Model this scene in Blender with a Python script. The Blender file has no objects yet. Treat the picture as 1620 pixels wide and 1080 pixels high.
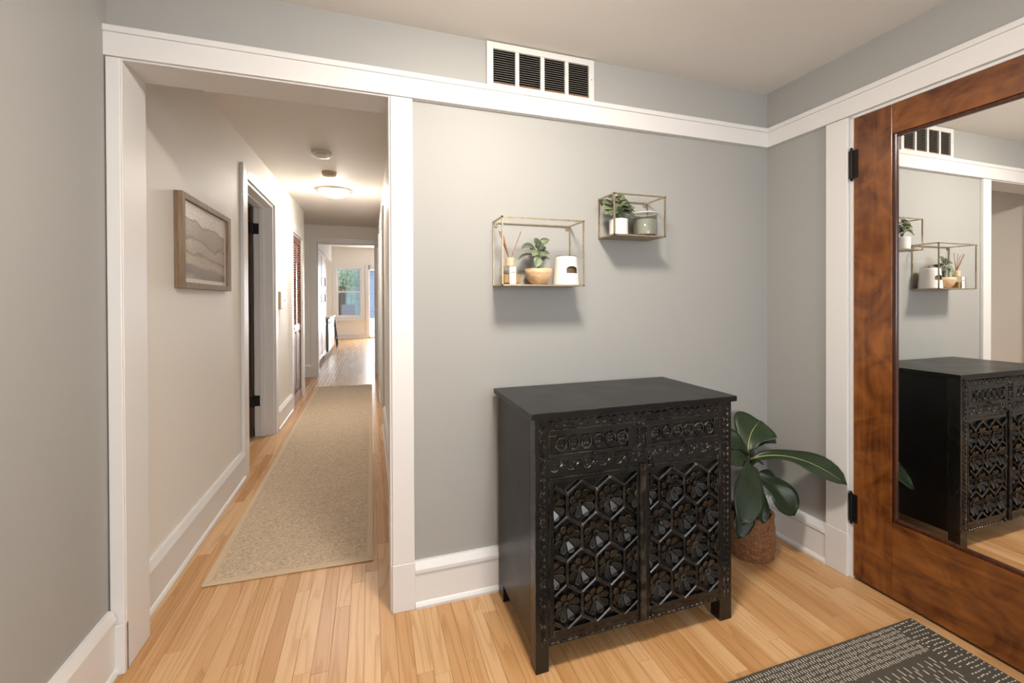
import bpy, bmesh, math, random
from mathutils import Vector, Matrix
random.seed(7)
S = bpy.context.scene
COL = S.collection
PI = math.pi

# ---------------------------------------------------------------- camera
cam_data = bpy.data.cameras.new('camera')
cam = bpy.data.objects.new('camera', cam_data)
COL.objects.link(cam)
CAMH, YAW, PITCH, ROLL = 1.27, 0.3178, -0.0059, -0.0037
fw = Vector((math.sin(YAW) * math.cos(PITCH), math.cos(YAW) * math.cos(PITCH), math.sin(PITCH)))
rt = Vector((math.cos(YAW), -math.sin(YAW), 0))
up = rt.cross(fw)
r2 = math.cos(ROLL) * rt + math.sin(ROLL) * up
u2 = -math.sin(ROLL) * rt + math.cos(ROLL) * up
m = Matrix((r2, u2, -fw)).transposed().to_4x4()
m.translation = (0, 0, CAMH)
cam.matrix_world = m
FPX = 684.24
cam_data.sensor_width = 36
cam_data.lens = FPX / 1620 * 36
cam_data.shift_y = -60.07 / 1620
cam_data.clip_start = 0.02
S.camera = cam

# ---------------------------------------------------------------- world, daylight, exposure
w = bpy.data.worlds.new('sky'); S.world = w; w.use_nodes = True
wn = w.node_tree.nodes; wl_ = w.node_tree.links
wn['Background'].inputs[0].default_value = (0.80, 0.90, 1.0, 1)
wn['Background'].inputs[1].default_value = 1.6
S.view_settings.view_transform = 'Standard'
S.view_settings.look = 'None'
S.view_settings.exposure = 1.42
S.view_settings.gamma = 1
S.view_settings.use_curve_mapping = False

def area_light(name, loc, rot, sx, sy, power, col):
    l = bpy.data.lights.new(name, 'AREA'); l.shape = 'RECTANGLE'; l.size = sx; l.size_y = sy
    l.energy = power; l.color = col
    o = bpy.data.objects.new(name, l); o.location = loc; o.rotation_euler = rot
    COL.objects.link(o); return o
# daylight entering by the entry window behind the camera, and by the kitchen glazing
area_light('entry_window_daylight', (0.7, -2.66, 1.45), (PI / 2, 0, 0), 1.5, 1.25, 21, (0.97, 0.98, 1.0))
area_light('kitchen_daylight', (0.9, 15.95, 1.35), (-PI / 2, 0, 0), 1.7, 2.3, 100, (0.95, 0.97, 1.0))

# ---------------------------------------------------------------- materials
def new_mat(name):
    mt = bpy.data.materials.new(name); mt.use_nodes = True
    nt = mt.node_tree
    return mt, nt.nodes, nt.links, nt.nodes['Principled BSDF']
def node(nt, t, **kw):
    n = nt.new(t)
    for k, v in kw.items(): setattr(n, k, v)
    return n
def ramp(nd, stops):
    r = nd.new('ShaderNodeValToRGB'); e = r.color_ramp.elements
    e.remove(e[1])
    for i, (p, c) in enumerate(stops):
        el = e[0] if i == 0 else e.new(p)
        el.position = p; el.color = c if len(c) == 4 else (*c, 1)
    return r
def plain(name, col, rough=0.5, metal=0.0, bump=0.0, bscale=200, vary=0.0, spec=0.5, coat=0.0):
    mt, nd, ln, b = new_mat(name)
    b.inputs['Base Color'].default_value = (*col, 1)
    b.inputs['Roughness'].default_value = rough
    b.inputs['Metallic'].default_value = metal
    b.inputs['Specular IOR Level'].default_value = spec
    b.inputs['Coat Weight'].default_value = coat
    tc = nd.new('ShaderNodeTexCoord')
    if bump or vary:
        nz = nd.new('ShaderNodeTexNoise'); nz.inputs['Scale'].default_value = bscale; nz.inputs['Detail'].default_value = 4
        ln.new(tc.outputs['Object'], nz.inputs['Vector'])
        if bump:
            bp = nd.new('ShaderNodeBump'); bp.inputs['Strength'].default_value = bump; bp.inputs['Distance'].default_value = 0.002
            ln.new(nz.outputs['Fac'], bp.inputs['Height']); ln.new(bp.outputs['Normal'], b.inputs['Normal'])
        if vary:
            lo = tuple(c * (1 - vary) for c in col); hi = tuple(min(1, c * (1 + vary)) for c in col)
            r = ramp(nd, [(0.3, lo), (0.7, hi)]); ln.new(nz.outputs['Fac'], r.inputs['Fac']); ln.new(r.outputs['Color'], b.inputs['Base Color'])
    return mt
def emis(name, col, st):
    mt, nd, ln, b = new_mat(name)
    b.inputs['Base Color'].default_value = (*col, 1)
    b.inputs['Emission Color'].default_value = (*col, 1); b.inputs['Emission Strength'].default_value = st
    return mt
def glass(name, col=(1, 1, 1), rough=0.0, mixf=0.12):
    mt, nd, ln, b = new_mat(name); nd.remove(b)
    t = nd.new('ShaderNodeBsdfTransparent'); t.inputs[0].default_value = (*col, 1)
    g = nd.new('ShaderNodeBsdfGlossy'); g.inputs['Roughness'].default_value = rough
    lw = nd.new('ShaderNodeLayerWeight'); lw.inputs[0].default_value = mixf
    mx = nd.new('ShaderNodeMixShader'); ge = nd.new('ShaderNodeNewGeometry'); fr_ = nd.new('ShaderNodeMath'); fr_.operation = 'SUBTRACT'; fr_.inputs[0].default_value = 1.0; ln.new(ge.outputs['Backfacing'], fr_.inputs[1])
    ml = nd.new('ShaderNodeMath'); ml.operation = 'MULTIPLY'; ln.new(lw.outputs['Fresnel'], ml.inputs[0]); ln.new(fr_.outputs[0], ml.inputs[1]); ln.new(ml.outputs[0], mx.inputs[0]); ln.new(t.outputs[0], mx.inputs[1]); ln.new(g.outputs[0], mx.inputs[2])
    ln.new(mx.outputs[0], nd['Material Output'].inputs[0])
    return mt
def wood(name, c_lo, c_hi, axis=2, scale=9.0, rough=0.35, coat=0.0, stretch=12.0, blotch=0.0):
    mt, nd, ln, b = new_mat(name)
    tc = nd.new('ShaderNodeTexCoord'); mp = nd.new('ShaderNodeMapping')
    sc = [stretch] * 3; sc[axis] = 1.0; mp.inputs['Scale'].default_value = sc
    ln.new(tc.outputs['Object'], mp.inputs['Vector'])
    n1 = nd.new('ShaderNodeTexNoise'); n1.inputs['Scale'].default_value = scale * 0.3; n1.inputs['Detail'].default_value = 7; n1.inputs['Distortion'].default_value = 1.2
    ln.new(mp.outputs[0], n1.inputs['Vector'])
    n2 = nd.new('ShaderNodeTexNoise'); n2.inputs['Scale'].default_value = 6.0; n2.inputs['Detail'].default_value = 5; n2.inputs['Distortion'].default_value = 2.0
    ln.new(tc.outputs['Object'], n2.inputs['Vector'])
    mx = nd.new('ShaderNodeMix'); mx.inputs['Factor'].default_value = blotch
    ln.new(n1.outputs['Fac'], mx.inputs['A']); ln.new(n2.outputs['Fac'], mx.inputs['B'])
    r = ramp(nd, [(0.32, c_lo), (0.68, c_hi)])
    ln.new(mx.outputs['Result'], r.inputs['Fac']); ln.new(r.outputs['Color'], b.inputs['Base Color'])
    b.inputs['Roughness'].default_value = rough; b.inputs['Coat Weight'].default_value = coat; b.inputs['Coat Roughness'].default_value = 0.15
    bp = nd.new('ShaderNodeBump'); bp.inputs['Strength'].default_value = 0.08; bp.inputs['Distance'].default_value = 0.002
    ln.new(n1.outputs['Fac'], bp.inputs['Height']); ln.new(bp.outputs['Normal'], b.inputs['Normal'])
    return mt
def plank_mat():
    mt, nd, ln, b = new_mat('oak_plank')
    at = nd.new('ShaderNodeAttribute'); at.attribute_name = 'tone'
    sp = nd.new('ShaderNodeSeparateColor'); ln.new(at.outputs['Color'], sp.inputs[0])
    ge = nd.new('ShaderNodeNewGeometry')
    off = nd.new('ShaderNodeVectorMath'); off.operation = 'SCALE'; off.inputs['Scale'].default_value = 37.0
    ln.new(at.outputs['Color'], off.inputs[0])
    ad = nd.new('ShaderNodeVectorMath'); ad.operation = 'ADD'; ln.new(ge.outputs['Position'], ad.inputs[0]); ln.new(off.outputs[0], ad.inputs[1])
    mp = nd.new('ShaderNodeMapping'); mp.inputs['Scale'].default_value = (13, 0.75, 1); ln.new(ad.outputs[0], mp.inputs['Vector'])
    n0 = nd.new('ShaderNodeTexNoise'); n0.inputs['Scale'].default_value = 1.0; n0.inputs['Detail'].default_value = 1.5; n0.inputs['Roughness'].default_value = 0.4
    ln.new(mp.outputs[0], n0.inputs['Vector'])
    k0 = nd.new('ShaderNodeMath'); k0.operation = 'MULTIPLY'; k0.inputs[1].default_value = 9.0; ln.new(n0.outputs['Fac'], k0.inputs[0])
    wv = nd.new('ShaderNodeMath'); wv.operation = 'FRACT'; ln.new(k0.outputs[0], wv.inputs[0])
    mp2 = nd.new('ShaderNodeMapping'); mp2.inputs['Scale'].default_value = (110, 3, 1); ln.new(ad.outputs[0], mp2.inputs['Vector'])
    nz = nd.new('ShaderNodeTexNoise'); nz.inputs['Scale'].default_value = 2.0; nz.inputs['Detail'].default_value = 5
    ln.new(mp2.outputs[0], nz.inputs['Vector'])
    base = ramp(nd, [(0.0, (0.50, 0.265, 0.105)), (0.5, (0.60, 0.35, 0.160)), (1.0, (0.68, 0.44, 0.235))])
    ln.new(sp.outputs[0], base.inputs['Fac'])
    gr = ramp(nd, [(0.0, (0.97, 0.95, 0.92)), (0.05, (0.80, 0.71, 0.60)), (0.14, (0.84, 0.77, 0.68)), (0.45, (1.02, 1.02, 1.02)), (1.0, (1.0, 0.99, 0.98))]); ln.new(wv.outputs[0], gr.inputs['Fac'])
    g2 = ramp(nd, [(0.25, (0.84, 0.79, 0.72)), (0.50, (1, 1, 1))]); ln.new(nz.outputs['Fac'], g2.inputs['Fac'])
    m1 = nd.new('ShaderNodeMix'); m1.data_type = 'RGBA'; m1.blend_type = 'MULTIPLY'; m1.inputs['Factor'].default_value = 0.8
    ln.new(base.outputs['Color'], m1.inputs['A']); ln.new(gr.outputs['Color'], m1.inputs['B'])
    m2 = nd.new('ShaderNodeMix'); m2.data_type = 'RGBA'; m2.blend_type = 'MULTIPLY'; m2.inputs['Factor'].default_value = 0.8
    ln.new(m1.outputs['Result'], m2.inputs['A']); ln.new(g2.outputs['Color'], m2.inputs['B'])
    ln.new(m2.outputs['Result'], b.inputs['Base Color'])
    b.inputs['Roughness'].default_value = 0.33; b.inputs['Specular IOR Level'].default_value = 0.45
    bp = nd.new('ShaderNodeBump'); bp.inputs['Strength'].default_value = 0.06; bp.inputs['Distance'].default_value = 0.002
    ln.new(nz.outputs['Fac'], bp.inputs['Height']); ln.new(bp.outputs['Normal'], b.inputs['Normal'])
    return mt
def worn_black(name, wear=1.0, spec=0.5, r0=0.20, r1=0.36):
    mt, nd, ln, b = new_mat(name)
    tc = nd.new('ShaderNodeTexCoord')
    ge = nd.new('ShaderNodeNewGeometry')
    bv = nd.new('ShaderNodeBevel'); bv.samples = 4; bv.inputs['Radius'].default_value = 0.0022
    dt = nd.new('ShaderNodeVectorMath'); dt.operation = 'DOT_PRODUCT'
    ln.new(bv.outputs[0], dt.inputs[0]); ln.new(ge.outputs['Normal'], dt.inputs[1])
    inv = nd.new('ShaderNodeMath'); inv.operation = 'SUBTRACT'; inv.inputs[0].default_value = 1.0; ln.new(dt.outputs['Value'], inv.inputs[1])
    nz = nd.new('ShaderNodeTexNoise'); nz.inputs['Scale'].default_value = 34; nz.inputs['Detail'].default_value = 5
    ln.new(ge.outputs['Position'], nz.inputs['Vector'])
    rn = ramp(nd, [(0.46, (0, 0, 0)), (0.60, (1, 1, 1))]); ln.new(nz.outputs['Fac'], rn.inputs['Fac'])
    re = ramp(nd, [(0.03, (0, 0, 0)), (0.16, (1, 1, 1))]); ln.new(inv.outputs[0], re.inputs['Fac'])
    mu = nd.new('ShaderNodeMath'); mu.operation = 'MULTIPLY'; ln.new(rn.outputs['Color'], mu.inputs[0]); ln.new(re.outputs['Color'], mu.inputs[1])
    mw = nd.new('ShaderNodeMath'); mw.operation = 'MULTIPLY'; mw.inputs[1].default_value = wear; ln.new(mu.outputs[0], mw.inputs[0])
    n3 = nd.new('ShaderNodeTexNoise'); n3.inputs['Scale'].default_value = 7; n3.inputs['Detail'].default_value = 6; ln.new(ge.outputs['Position'], n3.inputs['Vector'])
    bc = ramp(nd, [(0.3, (0.004, 0.0036, 0.0034)), (0.75, (0.009, 0.0078, 0.0068))]); ln.new(n3.outputs['Fac'], bc.inputs['Fac'])
    mx = nd.new('ShaderNodeMix'); mx.data_type = 'RGBA'; ln.new(mw.outputs[0], mx.inputs['Factor'])
    ln.new(bc.outputs['Color'], mx.inputs['A']); mx.inputs['B'].default_value = (0.33, 0.28, 0.22, 1)
    ln.new(mx.outputs['Result'], b.inputs['Base Color'])
    rr = ramp(nd, [(0.3, (r0, r0, r0)), (0.7, (r1, r1, r1))]); ln.new(n3.outputs['Fac'], rr.inputs['Fac']); ln.new(rr.outputs['Color'], b.inputs['Roughness']); b.inputs['Specular IOR Level'].default_value = spec
    return mt
def leaf_mat(name, dark, light, vein, vein_amt, rough=0.35):
    mt, nd, ln, b = new_mat(name)
    at = nd.new('ShaderNodeAttribute'); at.attribute_name = 'luv'
    sp = nd.new('ShaderNodeSeparateColor'); ln.new(at.outputs['Color'], sp.inputs[0])
    # side veins: stripes slanting away from the midrib
    m1 = nd.new('ShaderNodeMath'); m1.operation = 'MULTIPLY_ADD'; m1.inputs[1].default_value = -0.55; ln.new(sp.outputs[0], m1.inputs[0]); ln.new(sp.outputs[1], m1.inputs[2])
    m2 = nd.new('ShaderNodeMath'); m2.operation = 'MULTIPLY'; m2.inputs[1].default_value = 44.0; ln.new(m1.outputs[0], m2.inputs[0])
    m3 = nd.new('ShaderNodeMath'); m3.operation = 'SINE'; ln.new(m2.outputs[0], m3.inputs[0])
    r = ramp(nd, [(0.70, (0, 0, 0)), (1.0, (1, 1, 1))]); ln.new(m3.outputs[0], r.inputs['Fac'])
    mid = ramp(nd, [(0.0, (1, 1, 1)), (0.10, (0, 0, 0))]); ln.new(sp.outputs[0], mid.inputs['Fac'])
    mxm = nd.new('ShaderNodeMath'); mxm.operation = 'MAXIMUM'; ln.new(r.outputs['Color'], mxm.inputs[0]); ln.new(mid.outputs['Color'], mxm.inputs[1])
    mv = nd.new('ShaderNodeMath'); mv.operation = 'MULTIPLY'; mv.inputs[1].default_value = vein_amt; ln.new(mxm.outputs[0], mv.inputs[0])
    bc = ramp(nd, [(0.0, dark), (1.0, light)]); ln.new(sp.outputs[2], bc.inputs['Fac'])
    mx = nd.new('ShaderNodeMix'); mx.data_type = 'RGBA'; ln.new(mv.outputs[0], mx.inputs['Factor']); ln.new(bc.outputs['Color'], mx.inputs['A']); mx.inputs['B'].default_value = (*vein, 1)
    ln.new(mx.outputs['Result'], b.inputs['Base Color']); b.inputs['Roughness'].default_value = rough
    return mt
def weave_mat():
    mt, nd, ln, b = new_mat('sisal_weave')
    ge = nd.new('ShaderNodeNewGeometry')
    mp = nd.new('ShaderNodeMapping'); mp.inputs['Scale'].default_value = (105, 105, 105); mp.inputs['Rotation'].default_value = (0, 0, 0.78)
    ln.new(ge.outputs['Position'], mp.inputs['Vector'])
    ck = nd.new('ShaderNodeTexVoronoi'); ck.inputs['Scale'].default_value = 1.0; ck.inputs['Randomness'].default_value = 0.35; ln.new(mp.outputs[0], ck.inputs['Vector'])
    nz = nd.new('ShaderNodeTexNoise'); nz.inputs['Scale'].default_value = 60; nz.inputs['Detail'].default_value = 3; ln.new(ge.outputs['Position'], nz.inputs['Vector'])
    r = ramp(nd, [(0.1, (0.72, 0.59, 0.43)), (0.55, (0.58, 0.465, 0.335)), (0.9, (0.25, 0.18, 0.115))]); ln.new(ck.outputs['Distance'], r.inputs['Fac'])
    r2_ = ramp(nd, [(0.3, (0.80, 0.80, 0.80)), (0.7, (1.08, 1.08, 1.08))]); ln.new(nz.outputs['Fac'], r2_.inputs['Fac'])
    mx = nd.new('ShaderNodeMix'); mx.data_type = 'RGBA'; mx.blend_type = 'MULTIPLY'; mx.inputs['Factor'].default_value = 1
    ln.new(r.outputs['Color'], mx.inputs['A']); ln.new(r2_.outputs['Color'], mx.inputs['B']); ln.new(mx.outputs['Result'], b.inputs['Base Color'])
    b.inputs['Roughness'].default_value = 0.95
    bp = nd.new('ShaderNodeBump'); bp.inputs['Strength'].default_value = 0.6; bp.inputs['Distance'].default_value = 0.004; bp.invert = True
    ln.new(ck.outputs['Distance'], bp.inputs['Height']); ln.new(bp.outputs['Normal'], b.inputs['Normal'])
    return mt
def print_mat():
    # old sepia landscape print: sky, hills, fields, wheat in front; luv.r along width, luv.g up
    mt, nd, ln, b = new_mat('sepia_landscape_print')
    at = nd.new('ShaderNodeAttribute'); at.attribute_name = 'luv'
    sp = nd.new('ShaderNodeSeparateColor'); ln.new(at.outputs['Color'], sp.inputs[0])
    n1 = nd.new('ShaderNodeTexNoise'); n1.inputs['Scale'].default_value = 3.2; n1.inputs['Detail'].default_value = 2; ln.new(at.outputs['Color'], n1.inputs['Vector'])
    hh = nd.new('ShaderNodeMath'); hh.operation = 'MULTIPLY_ADD'; hh.inputs[1].default_value = 0.26; ln.new(n1.outputs['Fac'], hh.inputs[0]); ln.new(sp.outputs[1], hh.inputs[2])
    tilt = nd.new('ShaderNodeMath'); tilt.operation = 'MULTIPLY_ADD'; tilt.inputs[1].default_value = 0.10; ln.new(sp.outputs[0], tilt.inputs[0]); ln.new(hh.outputs[0], tilt.inputs[2])
    A = (0.72, 0.66, 0.58); B = (0.50, 0.42, 0.33); C = (0.36, 0.28, 0.20); D = (0.56, 0.47, 0.37); E_ = (0.62, 0.52, 0.41)
    r = ramp(nd, [(0.12, (0.48, 0.36, 0.25)), (0.20, (0.16, 0.10, 0.055)), (0.32, (0.22, 0.15, 0.09)), (0.36, (0.50, 0.40, 0.30)), (0.47, (0.46, 0.36, 0.26)), (0.50, (0.18, 0.125, 0.08)), (0.53, (0.42, 0.33, 0.24)), (0.66, (0.48, 0.39, 0.29)), (0.69, (0.17, 0.12, 0.08)), (0.73, (0.36, 0.29, 0.22)), (0.92, (0.42, 0.345, 0.265)), (0.955, (0.22, 0.17, 0.12)), (0.975, (0.78, 0.73, 0.66))])
    r.color_ramp.interpolation = 'LINEAR'
    ln.new(tilt.outputs[0], r.inputs['Fac'])
    n2 = nd.new('ShaderNodeTexNoise'); n2.inputs['Scale'].default_value = 34; n2.inputs['Detail'].default_value = 4; ln.new(at.outputs['Color'], n2.inputs['Vector'])
    r3 = ramp(nd, [(0.38, (0.45, 0.41, 0.37)), (0.55, (0.88, 0.86, 0.83))]); ln.new(n2.outputs['Fac'], r3.inputs['Fac'])
    mx = nd.new('ShaderNodeMix'); mx.data_type = 'RGBA'; mx.blend_type = 'MULTIPLY'; mx.inputs['Factor'].default_value = 0.6
    ln.new(r.outputs['Color'], mx.inputs['A']); ln.new(r3.outputs['Color'], mx.inputs['B']); ln.new(mx.outputs['Result'], b.inputs['Base Color'])
    b.inputs['Roughness'].default_value = 0.5
    return mt

M = {}
M['gray_wall'] = plain('gray_wall_paint', (0.365, 0.366, 0.350), 0.6, bump=0.04, bscale=260)
M['ceil'] = plain('ceiling_paint', (0.84, 0.81, 0.765), 0.6, bump=0.04, bscale=200)
M['cream'] = plain('cream_wall_paint', (0.79, 0.755, 0.705), 0.55, bump=0.04, bscale=200)
M['white'] = plain('white_gloss_paint', (0.745, 0.735, 0.725), 0.36, bump=0.02, bscale=60)
M['oak'] = plank_mat()
M['subfloor'] = plain('dark_floor_gap', (0.05, 0.025, 0.012), 0.8, vary=0.2)
M['mahog'] = wood('stained_door_wood', (0.060, 0.014, 0.004), (0.31, 0.105, 0.022), 2, 8, 0.26, coat=0.35, stretch=7, blotch=0.55)
M['mahogh'] = wood('stained_door_wood_rail', (0.060, 0.014, 0.004), (0.31, 0.105, 0.022), 1, 8, 0.26, coat=0.35, stretch=7, blotch=0.55)
M['mahogd'] = wood('dark_door_bead', (0.035, 0.009, 0.004), (0.08, 0.02, 0.008), 2, 8, 0.25, coat=0.3)
M['darkdoor'] = wood('dark_brown_door_wood', (0.030, 0.012, 0.006), (0.085, 0.036, 0.017), 2, 8, 0.35)
M['louver'] = wood('orange_brown_louver_wood', (0.20, 0.062, 0.018), (0.36, 0.13, 0.042), 1, 8, 0.35)
M['mirror'] = plain('mirror_silver', (0.90, 0.90, 0.89), 0.0, 1.0)
M['black_iron'] = plain('black_hinge_iron', (0.012, 0.011, 0.010), 0.45, 0.5, bump=0.2, bscale=120)
M['carved'] = worn_black('worn_black_paint')
M['carved_top'] = worn_black('worn_black_paint_plain', 0.9, 0.32, 0.30, 0.36)
M['brass'] = plain('antique_brass_wire', (0.47, 0.39, 0.26), 0.36, 0.9, vary=0.15, bscale=60)
M['brassplate'] = plain('antique_brass_plate', (0.40, 0.32, 0.21), 0.42, 0.8, vary=0.25, bscale=25)
M['sisal'] = weave_mat()
M['binding'] = plain('tan_binding_tape', (0.60, 0.47, 0.325), 0.9, bump=0.3, bscale=700)
M['rugdark'] = plain('dark_gray_rug_wool', (0.072, 0.062, 0.047), 0.95, bump=0.5, bscale=900, vary=0.3)
M['rugdash'] = plain('ivory_rug_stitch', (0.50, 0.465, 0.39), 0.9, vary=0.15, bscale=90)
M['basket'] = plain('woven_rush_basket', (0.20, 0.088, 0.036), 0.7, bump=0.5, bscale=160, vary=0.6)
M['soil'] = plain('dark_potting_soil', (0.02, 0.014, 0.01), 0.95, bump=0.8, bscale=120)
M['fig'] = leaf_mat('fiddle_leaf_green', (0.0045, 0.011, 0.0045), (0.015, 0.033, 0.010), (0.040, 0.070, 0.022), 0.40, 0.40)
M['figrib'] = plain('pale_leaf_rib', (0.34, 0.40, 0.12), 0.45)
M['stem'] = plain('brown_stem', (0.06, 0.04, 0.02), 0.7)
M['peperomia'] = leaf_mat('variegated_leaf', (0.011, 0.030, 0.011), (0.12, 0.16, 0.075), (0.44, 0.48, 0.33), 0.60, 0.40)
M['ivyleaf'] = leaf_mat('cream_edged_leaf', (0.013, 0.030, 0.011), (0.15, 0.18, 0.08), (0.44, 0.47, 0.33), 0.5, 0.40)
M['greenstem'] = plain('green_stem', (0.10, 0.16, 0.06), 0.55)
M['cer_white'] = plain('white_glazed_ceramic', (0.80, 0.77, 0.74), 0.28)
M['cer_matte'] = plain('white_matte_ceramic', (0.78, 0.755, 0.73), 0.6, bump=0.25, bscale=70)
M['inside'] = plain('burner_inner_brown', (0.10, 0.065, 0.035), 0.5)
M['bowlwood'] = wood('pale_wood_bowl', (0.52, 0.33, 0.18), (0.70, 0.50, 0.32), 0, 14, 0.5)
M['capwood'] = wood('pale_wood_cap', (0.62, 0.44, 0.27), (0.72, 0.55, 0.36), 2, 14, 0.55)
M['reed'] = plain('diffuser_reed', (0.33, 0.155, 0.07), 0.7, vary=0.3, bscale=80)
M['clearglass'] = glass('clear_glass')
M['bottleglass'] = glass('clear_bottle_glass', (0.93, 0.91, 0.87), 0.02, 0.25)
M['amberoil'] = plain('amber_diffuser_oil', (0.40, 0.26, 0.12), 0.25)
M['label'] = plain('white_paper_label', (0.80, 0.79, 0.77), 0.6)
M['ink'] = plain('gray_print_ink', (0.16, 0.16, 0.16), 0.6)
M['smokeglass'] = glass('smoky_green_glass', (0.78, 0.785, 0.765), 0.02, 0.30)
M['wax'] = plain('pale_green_wax', (0.84, 0.86, 0.79), 0.45)
M['rim'] = plain('pale_glass_rim', (0.72, 0.74, 0.70), 0.2)
M['framewood'] = wood('weathered_frame_wood', (0.15, 0.092, 0.05), (0.30, 0.205, 0.125), 2, 12, 0.6)
M['print'] = print_mat()
M['mat'] = plain('white_picture_mat', (0.78, 0.75, 0.71), 0.7)
M['plastic'] = plain('white_plastic', (0.74, 0.70, 0.64), 0.4)
M['beigeplastic'] = plain('beige_plastic', (0.50, 0.40, 0.26), 0.45)
M['darkslot'] = plain('dark_slot', (0.03, 0.025, 0.02), 0.8)
M['rust'] = plain('rusty_duct', (0.33, 0.16, 0.08), 0.7, vary=0.3, bscale=40)
M['duct_shade'] = plain('duct_shade_black', (0.004, 0.003, 0.0025), 0.9, spec=0.1)  # near-black colour stands in for the unlit cavity behind the grille
M['vent'] = plain('white_vent_enamel', (0.70, 0.69, 0.665), 0.4)
M['ventslat'] = plain('shaded_vent_slat', (0.40, 0.37, 0.33), 0.6)  # vent enamel in a darker colour, to subdue the light on the slats
M['lampglow'] = emis('lit_lamp_glass', (1.0, 0.91, 0.81), 42.0)
M['lampglow_entry'] = emis('lit_entry_lamp_glass', (1.0, 0.90, 0.79), 64.0)
M['nickel'] = plain('brushed_nickel', (0.60, 0.55, 0.48), 0.35, 0.9)
M['steel'] = plain('stainless_steel', (0.50, 0.49, 0.48), 0.28, 1.0)
M['blackpl'] = plain('black_plastic', (0.015, 0.015, 0.015), 0.4)
M['cabwhite'] = plain('white_cabinet_paint', (0.78, 0.785, 0.79), 0.35)
M['quartz'] = plain('white_quartz', (0.80, 0.79, 0.78), 0.2)
M['siding'] = plain('blue_gray_siding', (0.15, 0.185, 0.25), 0.6, vary=0.1, bscale=8)
M['teal'] = plain('teal_siding', (0.20, 0.275, 0.265), 0.6, vary=0.15, bscale=6)
M['patio'] = plain('pale_patio_stone', (0.55, 0.53, 0.50), 0.8, vary=0.1, bscale=10)
M['foliage'] = leaf_mat('garden_leaf', (0.035, 0.065, 0.035), (0.17, 0.21, 0.10), (0.3, 0.36, 0.14), 0.3, 0.6)
M['outwood'] = plain('dark_soffit', (0.08, 0.06, 0.05), 0.7)
M['fabric'] = plain('gray_outdoor_fabric', (0.085, 0.082, 0.095), 0.8)

# ---------------------------------------------------------------- mesh helpers
def box(bm, x0, x1, y0, y1, z0, z1):
    v = [bm.verts.new(c) for c in ((x0, y0, z0), (x1, y0, z0), (x1, y1, z0), (x0, y1, z0), (x0, y0, z1), (x1, y0, z1), (x1, y1, z1), (x0, y1, z1))]
    for f in ((0, 3, 2, 1), (4, 5, 6, 7), (0, 1, 5, 4), (1, 2, 6, 5), (2, 3, 7, 6), (3, 0, 4, 7)):
        bm.faces.new([v[i] for i in f])
    return bm
def bx(*a):
    bm = bmesh.new(); return box(bm, *a)
def boxes(lst):
    bm = bmesh.new()
    for a in lst: box(bm, *a)
    return bm
def frame_axes(d):
    d = d.normalized(); a = Vector((0, 0, 1)) if abs(d.z) < 0.9 else Vector((1, 0, 0))
    x = d.cross(a).normalized(); return x, d.cross(x).normalized()
def tube(bm, pts, rad, seg=8, cap=True):
    pts = [Vector(p) for p in pts]
    rads = rad if isinstance(rad, (list, tuple)) else [rad] * len(pts)
    rings = []
    n = len(pts); px = None
    for i, p in enumerate(pts):
        d = (pts[min(i + 1, n - 1)] - pts[max(i - 1, 0)])
        x, y = frame_axes(d)
        if px is not None:
            x = (px - d.normalized() * px.dot(d.normalized())).normalized(); y = d.normalized().cross(x)
        px = x
        rings.append([bm.verts.new(p + rads[i] * (math.cos(2 * PI * k / seg) * x + math.sin(2 * PI * k / seg) * y)) for k in range(seg)])
    for a, b in zip(rings, rings[1:]):
        for k in range(seg): bm.faces.new((a[k], a[(k + 1) % seg], b[(k + 1) % seg], b[k]))
    if cap:
        bm.faces.new(rings[0][::-1]); bm.faces.new(rings[-1])
    return bm
def lathe(bm, prof, c, seg=32, axis='z', closed=False):
    c = Vector(c); rings = []
    for r, h in prof:
        ring = []
        for k in range(seg):
            a = 2 * PI * k / seg
            if axis == 'z': q = Vector((r * math.cos(a), r * math.sin(a), h))
            elif axis == 'x': q = Vector((h, r * math.cos(a), r * math.sin(a)))
            else: q = Vector((r * math.cos(a), h, r * math.sin(a)))
            ring.append(bm.verts.new(c + q))
        rings.append(ring)
    prs = list(zip(rings, rings[1:]))
    if closed: prs.append((rings[-1], rings[0]))
    for a, b in prs:
        for k in range(seg): bm.faces.new((a[k], a[(k + 1) % seg], b[(k + 1) % seg], b[k]))
    if not closed:
        if prof[0][0] > 1e-5: bm.faces.new(rings[0][::-1])
        if prof[-1][0] > 1e-5: bm.faces.new(rings[-1])
    bmesh.ops.remove_doubles(bm, verts=bm.verts, dist=1e-6)
    return bm
def sweep_profile(bm, prof, axis, a0, a1, origin, flip=1):
    # prof: list of (out, z); swept along 'x' or 'y' from a0 to a1; 'out' measured from origin along the other axis
    rows = []
    for a in (a0, a1):
        row = []
        for o, z in prof:
            row.append(bm.verts.new((a, origin + flip * o, z) if axis == 'x' else (origin + flip * o, a, z)))
        rows.append(row)
    n = len(prof)
    for k in range(n): bm.faces.new((rows[0][k], rows[0][(k + 1) % n], rows[1][(k + 1) % n], rows[1][k]))
    bm.faces.new(rows[0]); bm.faces.new(rows[1][::-1])
    return bm
def wloc(o):
    l = Vector((0, 0, 0))
    while o is not None:
        l += o.location; o = o.parent
    return l
def obj(name, bm, mat, parent=None, smooth=False, bevel=0.0, seg=2, fix=True):
    if fix: bmesh.ops.recalc_face_normals(bm, faces=bm.faces)
    me = bpy.data.meshes.new(name); bm.to_mesh(me); bm.free()
    if smooth:
        for p in me.polygons: p.use_smooth = True
    return obj_me(name, me, mat, parent, bevel=bevel, seg=seg)
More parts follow.
